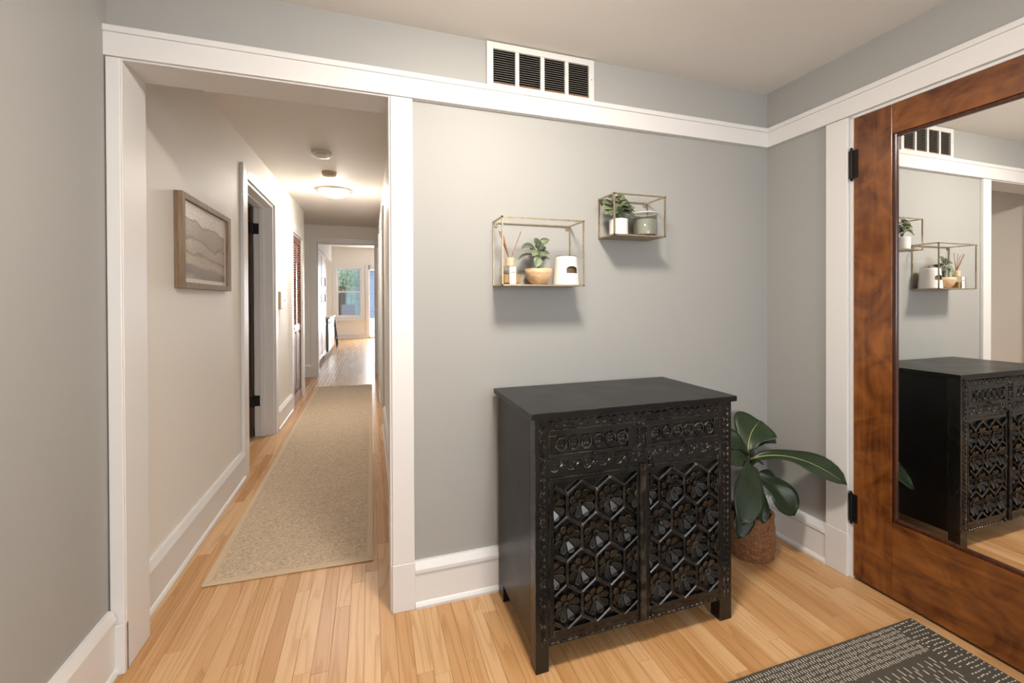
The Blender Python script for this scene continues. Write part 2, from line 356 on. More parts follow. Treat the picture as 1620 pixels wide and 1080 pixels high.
def obj_me(name, me, mat, parent=None, loc=(0, 0, 0), rot=None, bevel=0.0, seg=2):
    if mat is not None and not me.materials: me.materials.append(M[mat])
    o = bpy.data.objects.new(name, me); COL.objects.link(o)
    o.location = Vector(loc)
    if rot: o.rotation_euler = rot
    if parent is not None:
        o.location = Vector(loc) - wloc(parent); o.parent = parent
    if bevel:
        md = o.modifiers.new('bevel', 'BEVEL'); md.width = bevel; md.segments = seg; md.limit_method = 'ANGLE'; md.angle_limit = math.radians(40); md.harden_normals = False
    return o
def tag(o, label=None, cat=None, group=None, kind=None):
    if label: o['label'] = label
    if cat: o['category'] = cat
    if group: o['group'] = group
    if kind: o['kind'] = kind
    return o
def thing(name, loc, label, cat, group=None, kind=None):
    o = bpy.data.objects.new(name, None); COL.objects.link(o); o.location = loc; o.empty_display_size = 0.1
    return tag(o, label, cat, group, kind)
def struct(name, bm, mat, label=None, bevel=0.0):
    o = obj(name, bm, mat, bevel=bevel); o['kind'] = 'structure'
    if label: o['label'] = label
    return o
def set_attr(me, name, vals):
    a = me.color_attributes.new(name, 'FLOAT_COLOR', 'POINT')
    a.data.foreach_set('color', [c for v in vals for c in v])

# ---------------------------------------------------------------- room dimensions
YB, XR, XL = 1.837, 2.095, -0.848          # back wall, right wall, left wall planes
ZC, ZRT, ZRB = 2.407, 2.209, 2.102         # ceiling, rail top, rail bottom
YB2 = 1.992                                # hall side of the back wall
JL, JR = -0.801, 0.075                     # opening between the jambs
XH, XHR = -0.876, 0.14                     # hall walls
YE = 8.0                                   # wall at the end of the hall
YK = 15.7                                  # far kitchen wall
YF = -2.6                                  # entry wall behind the camera
def hz(y): return 2.45 + 0.0235 * (y - 2.83)

# ---------------------------------------------------------------- floor with planks
floor = struct('floor', boxes([(-2.7, 2.7, YF - 0.1, YK + 0.1, -0.06, -0.004)]), 'subfloor', 'honey oak strip floor running through entry, hall and kitchen')
PW = 0.0572
def y_ranges(x):
    r = []
    room = XL <= x <= XR + 0.04
    hall = -1.05 <= x <= XHR
    if room and hall: r.append((YF, YK))
    else:
        if room: r.append((YF, YB))
        if hall and not room: r.append((YB2, YK))
        if not hall and x < -1.03: r += [(3.2, 4.9), (YE, YK)]
        if not hall and x > XHR and x < 1.7: r.append((YE, YK))
    return r
def pproj(x, y, z=0):
    q = Vector((x, y, z - CAMH)); f_ = q.dot(fw)
    return 810 + FPX * q.dot(r2) / f_, 479.93 - FPX * q.dot(u2) / f_
planks = []
x = -2.6
while x < 2.2:
    for ya, yb in y_ranges(x + PW / 2):
        y = ya - random.uniform(0, 0.9)
        while y < yb:
            L = random.choice((0.45, 0.6, 0.75, 0.9, 1.05, 1.2, 1.5))
            a, b_ = max(y, ya), min(y + L, yb)
            if b_ - a > 0.02: planks.append((x, a, b_))
            y += L
    x += PW
def area_seen(pk):
    x0, a, b_ = pk
    cx = x0 + PW / 2
    if b_ < 0.8: return 0
    a = max(a, 0.85)
    if a > 1.9:
        u, v = pproj(cx, (a + b_) / 2)
        if not (195 < u < 615): return 0
    if -0.70 < cx < 0.0 and a > 2.25 and b_ < 6.9: return 0
    if 0.56 < cx < 1.33 and a > 1.38: return 0
    if 1.12 < cx < 2.0 and b_ < 1.11: return 0
    P = [pproj(x0, a), pproj(x0 + PW, a), pproj(x0 + PW, b_), pproj(x0, b_)]
    if all(p[1] > 1085 or p[0] < -5 or p[0] > 1625 for p in P): return 0
    P = [(min(max(p[0], 0), 1620), min(p[1], 1080)) for p in P]
    return abs(sum(P[i][0] * P[(i + 1) % 4][1] - P[(i + 1) % 4][0] * P[i][1] for i in range(4))) / 2
planks.sort(key=area_seen, reverse=True)
def plank_geo(pk, verts, faces, tones):
    x0, a, b_ = pk; g = 0.0003; n = len(verts); dz = random.uniform(-0.0004, 0.0)
    X0, X1, A, B = x0 + g, x0 + PW - g, a + g, b_ - g; c = 0.0006
    verts += [(X0, A, -0.004), (X1, A, -0.004), (X1, B, -0.004), (X0, B, -0.004),
              (X0, A, dz - c), (X1, A, dz - c), (X1, B, dz - c), (X0, B, dz - c),
              (X0 + c, A + c, dz), (X1 - c, A + c, dz), (X1 - c, B - c, dz), (X0 + c, B - c, dz)]
    for i in range(4):
        j = (i + 1) % 4
        faces += [(n + i, n + j, n + 4 + j, n + 4 + i), (n + 4 + i, n + 4 + j, n + 8 + j, n + 8 + i)]
    faces.append((n + 8, n + 9, n + 10, n + 11))
    t = (random.random() ** 1.0, random.random(), random.random(), 1)
    tones += [t] * 12
def plank_mesh(lst):
    v, f, t = [], [], []
    for pk in lst: plank_geo(pk, v, f, t)
    me = bpy.data.meshes.new('plank'); me.from_pydata(v, [], f); me.update()
    set_attr(me, 'tone', t); return me
NP = 295
for pk in planks[:NP]: obj_me('plank', plank_mesh([pk]), 'oak', floor)
tag(obj_me('plank_field', plank_mesh(planks[NP:]), 'oak', floor), kind='stuff')

# ---------------------------------------------------------------- walls and ceilings
struct('wall_back', boxes([(-1.05, JL - 0.02, YB, YB2, 0, 2.75), (JR + 0.02, 2.3, YB, YB2, 0, 2.75), (JL - 0.02, JR + 0.02, YB, YB2, 2.12, 2.75)]), 'gray_wall', 'gray painted wall with the open doorway to the hall')
struct('wall_left', boxes([(XL - 0.12, XL, YF, YB, 0, 2.6)]), 'gray_wall', 'gray painted wall nearest the camera on the left')
struct('wall_right', boxes([(XR, XR + 0.15, 1.398, YB, 0, 2.6), (XR, XR + 0.15, YF, 0.46, 0, 2.6), (XR, XR + 0.15, 0.46, 1.398, 2.10, 2.6), (XR + 0.08, XR + 0.15, 0.46, 1.398, 0, 2.10)]), 'gray_wall', 'gray painted wall around the mirrored door')
struct('wall_front', boxes([(-1.0, -0.05, YF - 0.12, YF, 0, 2.6), (1.45, 2.3, YF - 0.12, YF, 0, 2.6), (-0.05, 1.45, YF - 0.12, YF, 0, 0.82), (-0.05, 1.45, YF - 0.12, YF, 2.08, 2.6)]), 'gray_wall')
struct('ceiling', bx(-1.0, 2.3, YF - 0.1, YB, ZC, ZC + 0.1), 'ceil', 'warm white flat ceiling of the entry room')
def hall_slab():
    bm = bmesh.new(); a, b_ = YB2, YE + 0.1
    v = [bm.verts.new(c) for c in ((-1.25, a, hz(a)), (0.35, a, hz(a)), (0.35, b_, hz(b_)), (-1.25, b_, hz(b_)), (-1.25, a, hz(a) + .1), (0.35, a, hz(a) + .1), (0.35, b_, hz(b_) + .1), (-1.25, b_, hz(b_) + .1))]
    for f in ((0, 3, 2, 1), (4, 5, 6, 7), (0, 1, 5, 4), (1, 2, 6, 5), (2, 3, 7, 6), (3, 0, 4, 7)): bm.faces.new([v[i] for i in f])
    return bm
struct('ceiling_hall', hall_slab(), 'ceil', 'long hall ceiling with the dome lamp')
D1A, D1B, D1Z = 3.665, 4.64, 2.18          # dark door opening in the hall
BFA, BFB, BFZ = 5.68, 6.43, 2.10           # louvered closet opening
T = XH - 0.16
struct('wall_hall_left', boxes([(T, XH, YB2, D1A, 0, 2.7), (T, XH, D1A, D1B, D1Z, 2.7), (T, XH, D1B, BFA, 0, 2.7), (T, XH, BFA, BFB, BFZ, 2.7), (T, XH, BFB, 6.72, 0, 2.7), (-1.2, -1.045, 6.6, YE + 0.1, 0, 2.7)]), 'cream', 'cream hall wall with picture and dark door')
struct('wall_hall_right', boxes([(XHR, XHR + 0.12, YB2, YE, 0, 2.7)]), 'cream', 'cream wall on the right of the hall')
OL, OR_, OH = -0.845, 0.095, 2.27          # opening to the kitchen
struct('wall_hall_end', boxes([(-1.2, OL, YE, YE + 0.12, 0, 3.2), (OR_, 0.4, YE, YE + 0.12, 0, 3.2), (OL, OR_, YE, YE + 0.12, OH, 3.2), (0.4, 2.4, YE, YE + 0.12, 0, 3.2), (-2.2, -1.2, YE, YE + 0.12, 0, 3.2)]), 'cream', 'cream wall at the far end of the hall')
# small room behind the dark door, closet behind the louvers
struct('wall_side_room', boxes([(-2.3, -2.2, 3.1, 5.0, 0, 2.6), (-2.2, T, 3.1, 3.2, 0, 2.6), (-2.2, T, 4.9, 5.0, 0, 2.6)]), 'cream')
struct('ceiling_side_room', bx(-2.3, T, 3.1, 5.0, 2.5, 2.6), 'ceil')
struct('wall_closet', boxes([(-1.7, -1.6, 5.6, 6.6, 0, 2.6), (-1.6, T, 5.55, 5.62, 0, 2.6), (-1.6, T, 6.5, 6.58, 0, 2.6), (-1.6, T, 5.55, 6.58, 2.4, 2.5)]), 'cream')
# kitchen shell
WX0, WX1, WZ0, WZ1 = -1.055, -0.275, 0.76, 2.40
DX0, DX1, DZ1 = -0.03, 0.93, 2.52
struct('wall_kitchen_back', boxes([(-1.8, WX0, YK, YK + 0.12, 0, 3.2), (WX0, WX1, YK, YK + 0.12, 0, WZ0), (WX0, WX1, YK, YK + 0.12, WZ1, 3.2), (WX1, DX0, YK, YK + 0.12, 0, 3.2), (DX0, DX1, YK, YK + 0.12, DZ1, 3.2), (DX1, 1.8, YK, YK + 0.12, 0, 3.2)]), 'cream', 'far kitchen wall with window and glass door')
struct('wall_kitchen_left', bx(-1.8, -1.65, YE + 0.1, YK, 0, 3.2), 'cream')
struct('wall_kitchen_right', bx(1.65, 1.8, YE + 0.1, YK, 0, 3.2), 'cream')
struct('ceiling_kitchen', bx(-1.8, 1.8, YE, YK + 0.12, 3.1, 3.2), 'ceil')
struct('soffit_kitchen', bx(-1.65, -0.95, YE + 0.12, 12.3, 2.31, 3.1), 'cream')

# ---------------------------------------------------------------- trim, casings, baseboards
def rail_prof(t=0.022):
    return [(0, ZRB), (t, ZRB + 0.003), (t, 2.181), (t - 0.003, 2.1825), (t - 0.003, 2.1845), (t + 0.003, 2.186), (t + 0.003, ZRT - 0.004), (t, ZRT), (0, ZRT)]
t1 = sweep_profile(bmesh.new(), rail_prof(), 'x', XL - 0.004, XR, YB, -1)
struct('trim_1', t1, 'white', 'white rail running across the gray back wall')
t2 = sweep_profile(bmesh.new(), rail_prof(), 'y', YF, YB - 0.02, XR, -1)
struct('trim_2', t2, 'white', 'white rail running over the mirrored door')
def casing(name, segs, label=None):
    o = struct(name, boxes(segs), 'white', label, bevel=0.003); return o
CT = 0.020
casing('trim_3', [(-0.844, -0.803, YB - CT, YB, 0.17, ZRB), (-0.846, -0.801, YB - CT - 0.005, YB, 0, 0.17)], 'narrow white casing left of the hall opening')
casing('trim_4', [(0.083, 0.171, YB - CT, YB, 0.195, ZRB), (0.0815, 0.173, YB - CT - 0.004, YB, 0, 0.195)], 'white casing right of the hall opening')
casing('trim_5', [(JL - 0.02, JL, YB - 0.012, YB2, 0, 2.10), (JR, JR + 0.02, YB - 0.012, YB2, 0, 2.10), (JL - 0.02, JR + 0.02, YB - 0.012, YB2, 2.098, 2.12)], 'white lining of the hall opening')
casing('trim_6', [(XR - CT, XR, 1.399, 1.499, 0.2, ZRB), (XR - CT - 0.004, XR, 1.3975, 1.5005, 0, 0.2)], 'white casing beside the mirrored door')
casing('trim_7', [(XR - 0.008, XR + 0.08, 1.381, 1.398, 0, 2.10), (XR - 0.008, XR + 0.08, 0.46, 0.478, 0, 2.10), (XR - 0.008, XR + 0.08, 0.46, 1.398, 2.090, 2.104)])
casing('trim_8', [(XR - CT, XR, 0.36, 0.46, 0, ZRB)])
# hall door casing, with its jamb and stop
casing('trim_9', [(XH, XH + 0.022, D1A - 0.125, D1A - 0.006, 0, 2.27), (XH, XH + 0.022, D1B + 0.006, D1B + 0.115, 0, 2.27), (XH, XH + 0.022, D1A - 0.006, D1B + 0.006, D1Z + 0.006, 2.27)], 'white casing around the dark hall door')
casing('trim_10', [(T, XH + 0.004, D1A, D1A + 0.018, 0, D1Z), (T, XH + 0.004, D1B - 0.018, D1B, 0, D1Z), (T, XH + 0.004, D1A, D1B, D1Z - 0.018, D1Z), (T + 0.05, T + 0.09, D1B - 0.03, D1B - 0.018, 0, D1Z - 0.018), (T + 0.05, T + 0.09, D1A, D1B, D1Z - 0.03, D1Z - 0.018)], 'white jamb of the dark hall door')
casing('trim_11', [(XH, XH + 0.022, BFA - 0.11, BFA - 0.004, 0, 2.21), (XH, XH + 0.022, BFB + 0.004, BFB + 0.11, 0, 2.21), (XH, XH + 0.022, BFA - 0.004, BFB + 0.004, BFZ + 0.004, 2.21), (XH - 0.1, XH + 0.002, BFA, BFA + 0.012, 0, BFZ), (XH - 0.1, XH + 0.002, BFB - 0.012, BFB, 0, BFZ), (XH - 0.1, XH + 0.002, BFA, BFB, BFZ - 0.014, BFZ)], 'white casing around the louvered closet')
casing('trim_12', [(OL - 0.105, OL, YE - 0.022, YE, 0, 2.36), (OR_, OR_ + 0.045, YE - 0.022, YE, 0, 2.36), (OL, OR_, YE - 0.022, YE, OH, 2.36), (OL - 0.002, OL + 0.015, YE, YE + 0.12, 0, OH), (OR_ - 0.015, OR_ + 0.002, YE, YE + 0.12, 0, OH), (OL, OR_, YE, YE + 0.12, OH - 0.015, OH + 0.002)], 'white casing of the opening to the kitchen')
casing('trim_13', [(XHR - 0.022, XHR, 4.60, 4.71, 0, 2.25), (XHR - 0.022, XHR, 5.55, 5.66, 0, 2.25), (XHR - 0.022, XHR, 4.71, 5.55, 2.15, 2.25), (XHR - 0.022, XHR, 6.5, 6.61, 0, 2.25), (XHR - 0.022, XHR, 7.4, 7.51, 0, 2.25), (XHR - 0.022, XHR, 6.61, 7.4, 2.15, 2.25)])
casing('trim_14', [(-0.85, JR, YB2, YB2 + 0.02, 2.12, 2.22)])

def base_prof(h, t=0.02):
    return [(0, 0), (t + 0.010, 0), (t + 0.012, 0.012), (t + 0.006, 0.022), (t, 0.026), (t, h - 0.052), (t - 0.004, h - 0.050), (t + 0.006, h - 0.044), (t + 0.006, h - 0.030), (t - 0.003, h - 0.010), (t - 0.008, h), (0, h)]
struct('baseboard_back', sweep_profile(bmesh.new(), base_prof(0.19), 'x', 0.173, XR, YB, -1), 'white', 'white baseboard on the gray back wall')
struct('baseboard_right', sweep_profile(bmesh.new(), base_prof(0.19), 'y', 1.50, YB - 0.02, XR, -1), 'white', 'white baseboard behind the floor plant')
struct('baseboard_left', sweep_profile(bmesh.new(), base_prof(0.225), 'y', YF, YB - 0.024, XL, 1), 'white', 'white baseboard at the left edge of the photo')
struct('baseboard_front', sweep_profile(bmesh.new(), base_prof(0.19), 'x', XL, XR, YF, 1), 'white')
struct('baseboard_right_near', sweep_profile(bmesh.new(), base_prof(0.19), 'y', YF, 0.36, XR, -1), 'white')
struct('baseboard_hall_left', sweep_profile(bmesh.new(), base_prof(0.205, 0.022), 'y', YB2, D1A - 0.127, XH, 1), 'white', 'white hall baseboard under the framed picture')
struct('baseboard_hall_middle', sweep_profile(bmesh.new(), base_prof(0.205, 0.022), 'y', D1B + 0.117, BFA - 0.112, XH, 1), 'white', 'short white baseboard between dark door and louvered closet')
struct('baseboard_hall_right', sweep_profile(bmesh.new(), base_prof(0.205, 0.016), 'y', YB2, 4.6, XHR, -1), 'white', 'white baseboard along the right of the hall')
struct('baseboard_hall_right_middle', sweep_profile(bmesh.new(), base_prof(0.205, 0.016), 'y', 5.66, 6.5, XHR, -1), 'white')
struct('baseboard_hall_end', sweep_profile(bmesh.new(), base_prof(0.205, 0.016), 'x', -1.045, OL - 0.105, YE, -1), 'white')
struct('baseboard_kitchen', sweep_profile(bmesh.new(), base_prof(0.2, 0.016), 'x', -1.65, -0.13, YK, -1), 'white', 'white baseboard under the kitchen window')

# ---------------------------------------------------------------- mirrored door
door = thing('door_1', (XR, 0.93, 0.012), 'orange-brown stained wooden door with a full-length mirror panel', None, kind='structure')
DY0, DY1, XD0, XD1 = 0.48, 1.378, XR - 0.012, XR + 0.03
MY0, MY1, MZ0, MZ1 = 0.63, 1.2275, 0.333, 1.963
obj('stile', bx(XD0, XD1, MY1, DY1, 0.015, 2.088), 'mahog', door, bevel=0.002)
obj('stile', bx(XD0, XD1, DY0, MY0, 0.015, 2.088), 'mahog', door, bevel=0.002)
obj('top_rail', bx(XD0 + 0.0006, XD1, MY0, MY1, MZ1, 2.088), 'mahogh', door, bevel=0.002)
obj('bottom_rail', bx(XD0 + 0.0006, XD1, MY0, MY1, 0.015, MZ0), 'mahogh', door, bevel=0.002)
bd = bmesh.new(); q = 0.014
for a in ((XD0 + 0.004, XD0 + 0.016, MY0, MY0 + q, MZ0, MZ1), (XD0 + 0.004, XD0 + 0.016, MY1 - q, MY1, MZ0, MZ1), (XD0 + 0.004, XD0 + 0.016, MY0 + q, MY1 - q, MZ0, MZ0 + q), (XD0 + 0.004, XD0 + 0.016, MY0 + q, MY1 - q, MZ1 - q, MZ1)): box(bd, *a)
obj('glazing_bead', bd, 'mahogd', door, bevel=0.003)
tag(obj('mirror', bx(XD0 + 0.0135, XD0 + 0.0195, MY0 + 0.002, MY1 - 0.002, MZ0 + 0.002, MZ1 - 0.002), 'mirror', door), 'clear full-length mirror glass')
def hinge(parent, x, y, z, h=0.125):
    b = bmesh.new()
    lathe(b, [(0.0, -h / 2 - 0.014), (0.004, -h / 2 - 0.011), (0.006, -h / 2 - 0.006), (0.004, -h / 2), (0.0075, -h / 2), (0.0075, h / 2), (0.004, h / 2), (0.006, h / 2 + 0.006), (0.004, h / 2 + 0.011), (0.0, h / 2 + 0.014)], (x, y, z), 12)
    hg = obj('hinge', b, 'black_iron', parent, smooth=False)
    obj('hinge_leaf', boxes([(x + 0.001, x + 0.004, y - 0.024, y, z - h / 2, z + h / 2), (x + 0.001, x + 0.004, y, y + 0.012, z - h / 2, z + h / 2)]), 'black_iron', hg)
for z in (1.882, 0.325): hinge(door, XD0 - 0.006, 1.384, z)

# ---------------------------------------------------------------- air vent
vent = thing('air_vent', (0.75, YB, 2.2), 'white metal return-air grille above the white rail', 'vent')
VX = [(0.518, 0.620), (0.638, 0.741), (0.760, 0.862), (0.880, 0.985)]
VZ0, VZ1 = 2.222, 2.374
fr = [(0.489, 0.518, YB - 0.014, YB, 2.2095, 2.402), (0.985, 1.012, YB - 0.014, YB, 2.2095, 2.402), (0.518, 0.985, YB - 0.014, YB, VZ1, 2.402), (0.518, 0.985, YB - 0.014, YB, 2.2095, VZ0)]
for a, b_ in zip(VX, VX[1:]): fr.append((a[1], b_[0], YB - 0.013, YB, VZ0, VZ1))
obj('frame', boxes(fr), 'vent', vent, bevel=0.0012)
obj('duct_shade', bx(0.515, 0.988, YB - 0.0022, YB - 0.0002, VZ0 - 0.004, VZ1 + 0.004), 'duct_shade', vent)  # flat black sheet on the wall, painted shade instead of a deep cavity
obj('dust_ledge', bx(0.5175, 0.9855, YB - 0.011, YB - 0.0024, VZ0 - 0.002, VZ0 + 0.006), 'rust', vent)
sl = bmesh.new()
v = [sl.verts.new(c) for c in ((-0.0515, -0.005, -0.0018), (0.0515, -0.005, -0.0018), (0.0515, -0.0005, 0.0002), (-0.0515, -0.0005, 0.0002), (-0.0515, -0.005, -0.0008), (0.0515, -0.005, -0.0008), (0.0515, -0.0005, 0.0011), (-0.0515, -0.0005, 0.0011))]
for f in ((0, 3, 2, 1), (4, 5, 6, 7), (0, 1, 5, 4), (1, 2, 6, 5), (2, 3, 7, 6), (3, 0, 4, 7)): sl.faces.new([v[i] for i in f])
bmesh.ops.recalc_face_normals(sl, faces=sl.faces)
slm = bpy.data.meshes.new('slat'); sl.to_mesh(slm); sl.free()
for a, b_ in VX:
    for k in range(15): obj_me('slat', slm, 'ventslat', vent, ((a + b_) / 2, YB - 0.007, VZ0 + 0.010 + k * 0.0100))
for xx in (0.503, 0.999): obj('screw', lathe(bmesh.new(), [(0.0, -0.0025), (0.003, -0.002), (0.004, 0.0)], (xx, YB - 0.014, 2.31), 10, 'y'), 'nickel', vent)

# ---------------------------------------------------------------- lamps and detectors
def dome_lamp(loc, label, glow, r=0.17, group=None):
    t = thing('ceiling_lamp', loc, label, 'lamp', group)
    x_, y_, z_ = loc
    obj('base_ring', lathe(bmesh.new(), [(0.0, 0.0), (r, 0.0), (r + 0.004, -0.012), (r, -0.024), (r - 0.014, -0.026), (r - 0.02, -0.02), (0, -0.018)], loc, 40), 'nickel', t, smooth=True)
    prof = [(r - 0.017, -0.021)] + [((r - 0.017) * math.cos(a), -0.021 - 0.062 * math.sin(a)) for a in [PI / 2 * k / 8 for k in range(1, 8)]] + [(0.0, -0.083)]
    obj('glass_dome', lathe(bmesh.new(), prof, loc, 40), glow, t, smooth=True)
    return t
dome_lamp((-0.365, 5.15, hz(5.15)), 'lit white dome lamp on the hall ceiling', 'lampglow')
dome_lamp((0.50, 0.87, ZC), 'lit flush dome lamp on the entry ceiling above the rug', 'lampglow_entry')
def smoke(loc, r, mat, label, slots):
    t = thing('smoke_detector', loc, label, 'smoke detector')
    obj('base', lathe(bmesh.new(), [(0, 0), (r, 0), (r, -0.012), (0, -0.012)], loc, 32), mat, t, smooth=False)
    obj('cover', lathe(bmesh.new(), [(r * 0.97, -0.012), (r * 0.97, -0.026), (r * 0.82, -0.040), (r * 0.4, -0.046), (0, -0.047)], loc, 32), mat, t, smooth=True)
    for k in range(slots):
        a = -PI / 2 - 0.5 + k * (1.0 / max(1, slots - 1)); c, s = math.cos(a), math.sin(a)
        p = Vector(loc) + Vector((c * r * 0.93, s * r * 0.93, -0.026))
        obj('slot', tube(bmesh.new(), [p, p + Vector((-c * r * 0.12, -s * r * 0.12, -0.011))], 0.0032, 5), 'darkslot', t)
    return t
smoke((-0.36, 3.78, hz(3.78)), 0.078, 'plastic', 'round white smoke detector on hall ceiling, nearer of the two', 7)
smoke((-0.355, 4.40, hz(4.40)), 0.066, 'beigeplastic', 'smaller yellowed beige detector beside the hall dome lamp', 3)

# ---------------------------------------------------------------- carved cabinet
CX0, CX1, CYF, CYB = 0.528, 1.366, 1.362, 1.795
cab = thing('carved_cabinet', ((CX0 + CX1) / 2, 1.58, 0), 'black carved wooden cabinet with two drawers and floral lattice doors', 'cabinet')
obj('top', bx(0.511, 1.386, 1.352, 1.8145, 0.868, 0.890), 'carved_top', cab, bevel=0.0025)
for xa, xb in ((CX0, CX0 + 0.02), (CX1 - 0.02, CX1)):
    bm = boxes([(xa, xb, CYF + 0.0502, CYB, 0.07, 0.868)])
    obj('side_panel', bm, 'carved_top', cab, bevel=0.001)
obj('back_panel', bx(CX0 + 0.02, CX1 - 0.02, CYB - 0.012, CYB, 0.09, 0.868), 'carved', cab)
obj('bottom_panel', bx(CX0 + 0.02, CX1 - 0.02, CYF + 0.03, CYB - 0.012, 0.09, 0.105), 'carved', cab)
SL1, SR0 = 0.577, 1.309
for nm, xa, xb in (('leg', CX0, SL1), ('leg', SR0, CX1)):
    obj(nm, bx(xa, xb, CYF, CYF + 0.05, 0, 0.868), 'carved', cab, bevel=0.0015)
    obj(nm, bx(xa if xa < 1 else CX1 - 0.055, xa + 0.055 if xa < 1 else CX1, CYB - 0.056, CYB + 0.002, 0, 0.07), 'carved', cab, bevel=0.0015)
obj('top_rail', bx(SL1, SR0, CYF, CYF + 0.03, 0.828, 0.868), 'carved', cab, bevel=0.001)
obj('middle_rail', bx(SL1, SR0, CYF, CYF + 0.03, 0.663, 0.724), 'carved', cab, bevel=0.001)
obj('bottom_rail', bx(SL1, SR0, CYF, CYF + 0.03, 0.085, 0.112), 'carved', cab, bevel=0.001)
obj('center_post', bx(0.918, 0.966, CYF, CYF + 0.03, 0.724, 0.828), 'carved', cab, bevel=0.001)

def crescent(bm, x_, z_, r, ang, y_):
    # raised crescent with a sharp ridge, lying on the front face
    n = 7; o = []; i_ = []; rd = []
    for k in range(n):
        a = ang - 1.35 + 2.7 * k / (n - 1)
        th = math.cos((k / (n - 1) - 0.5) * PI) * r * 0.55 + 0.0006
        o.append(bm.verts.new((x_ + (r) * math.cos(a), y_, z_ + r * math.sin(a))))
        rd.append(bm.verts.new((x_ + (r - th / 2) * math.cos(a), y_ - 0.0045, z_ + (r - th / 2) * math.sin(a))))
        i_.append(bm.verts.new((x_ + (r - th) * math.cos(a), y_, z_ + (r - th) * math.sin(a))))
    for k in range(n - 1):
        bm.faces.new((o[k], o[k + 1], rd[k + 1], rd[k])); bm.faces.new((rd[k], rd[k + 1], i_[k + 1], i_[k]))
def stud(bm, x_, z_, r, y_, h=0.004, n=6):
    c = bm.verts.new((x_, y_ - h, z_)); ring = [bm.verts.new((x_ + r * math.cos(2 * PI * k / n), y_, z_ + r * math.sin(2 * PI * k / n))) for k in range(n)]
    for k in range(n): bm.faces.new((c, ring[k], ring[(k + 1) % n]))
def carve(name, pts):
    b = bmesh.new()
    for x_, z_, r, a in pts:
        crescent(b, x_, z_, r, a, CYF + 0.0002)
        stud(b, x_, z_, r * 0.30, CYF + 0.0002)
    o = obj(name, b, 'carved', cab); o['kind'] = 'stuff'
def zrange(a, b_, n): return [a + (b_ - a) * k / (n - 1) for k in range(n)]
pts = []
for k, z_ in enumerate(zrange(0.10, 0.85, 34)):
    pts.append((CX0 + 0.017, z_, 0.0095, 0 if k % 2 else 0.3)); pts.append((SL1 - 0.014, z_ + 0.011, 0.0095, PI))
carve('carved_border', pts)
pts = []
for k, z_ in enumerate(zrange(0.10, 0.85, 34)):
    pts.append((SR0 + 0.015, z_, 0.0095, 0 if k % 2 else 0.3)); pts.append((CX1 - 0.016, z_ + 0.011, 0.0095, PI))
carve('carved_border', pts)
pts = [(x_, 0.849, 0.0125, PI / 2) for x_ in zrange(0.592, 1.297, 24)] + [(x_ + 0.0153, 0.843, 0.006, -PI / 2) for x_ in zrange(0.592, 1.266, 23)]
carve('carved_border', pts)
pts = [(x_, 0.693, 0.014, PI / 2 if k % 2 else -PI / 2) for k, x_ in enumerate(zrange(0.598, 1.288, 23))] + [(x_, 0.714, 0.006, 0) for x_ in zrange(0.598, 1.288, 30)]
carve('carved_border', pts)
pts = [(0.942, z_, 0.011, PI / 2) for z_ in zrange(0.735, 0.815, 4)] + [(0.928, z_, 0.005, 0) for z_ in zrange(0.735, 0.815, 6)] + [(0.957, z_, 0.005, PI) for z_ in zrange(0.735, 0.815, 6)]
carve('carved_border', pts)
pts = [(x_, 0.099, 0.0075, -PI / 2) for x_ in zrange(0.59, 1.30, 34)]
carve('carved_border', pts)

# drawers with six rosettes each
ROS = bmesh.new()
n = 8
def ring_pts(r, y_): return [ROS.verts.new((r * math.cos(2 * PI * (k + 0.5) / n), y_, r * 1.12 * math.sin(2 * PI * (k + 0.5) / n))) for k in range(n)]
R0, R1, R2, R3 = ring_pts(0.0255, 0.0), ring_pts(0.0225, -0.006), ring_pts(0.0185, -0.006), ring_pts(0.0165, -0.001)
for A, B in ((R0, R1), (R1, R2), (R2, R3)):
    for k in range(n): ROS.faces.new((A[k], A[(k + 1) % n], B[(k + 1) % n], B[k]))
for sx in (-1, 1):
    for sz in (-1, 1): stud(ROS, sx * 0.0062, sz * 0.0068, 0.0052, 0.0, 0.005, 7)
bmesh.ops.recalc_face_normals(ROS, faces=ROS.faces)
rosm = bpy.data.meshes.new('rosette'); ROS.to_mesh(rosm); ROS.free()
for xa, xb in ((0.5785, 0.9165), (0.9675, 1.3075)):
    dr = obj('drawer', boxes([(xa, xb, CYF + 0.006, CYF + 0.3, 0.7255, 0.8265)]), 'carved', cab, bevel=0.001)
    e = 0.036; y0 = CYF - 0.001; y1 = CYF + 0.0075
    obj('drawer_frame', boxes([(xa, xb, y0, y1, 0.8065, 0.8265), (xa, xb, y0, y1, 0.7255, 0.7405), (xa, xa + e * 0.72, y0, y1, 0.7405, 0.8065), (xb - e * 0.72, xb, y0, y1, 0.7405, 0.8065)]), 'carved', dr, bevel=0.0015)
    for k in range(6):
        obj_me('rosette', rosm, 'carved', dr, (xa + e + 0.0115 + (xb - xa - 2 * e - 0.023) * k / 5, CYF + 0.0058, 0.7735))
    b = bmesh.new(); xm = (xa + xb) / 2 + (0.002 if xa < 0.9 else 0)
    lathe(b, [(0, -0.016), (0.005, -0.015), (0.0065, -0.011), (0.004, -0.006), (0.005, 0.0)], (xm, CYF, 0.7335), 10, 'y')
    obj('knob', b, 'carved', dr)

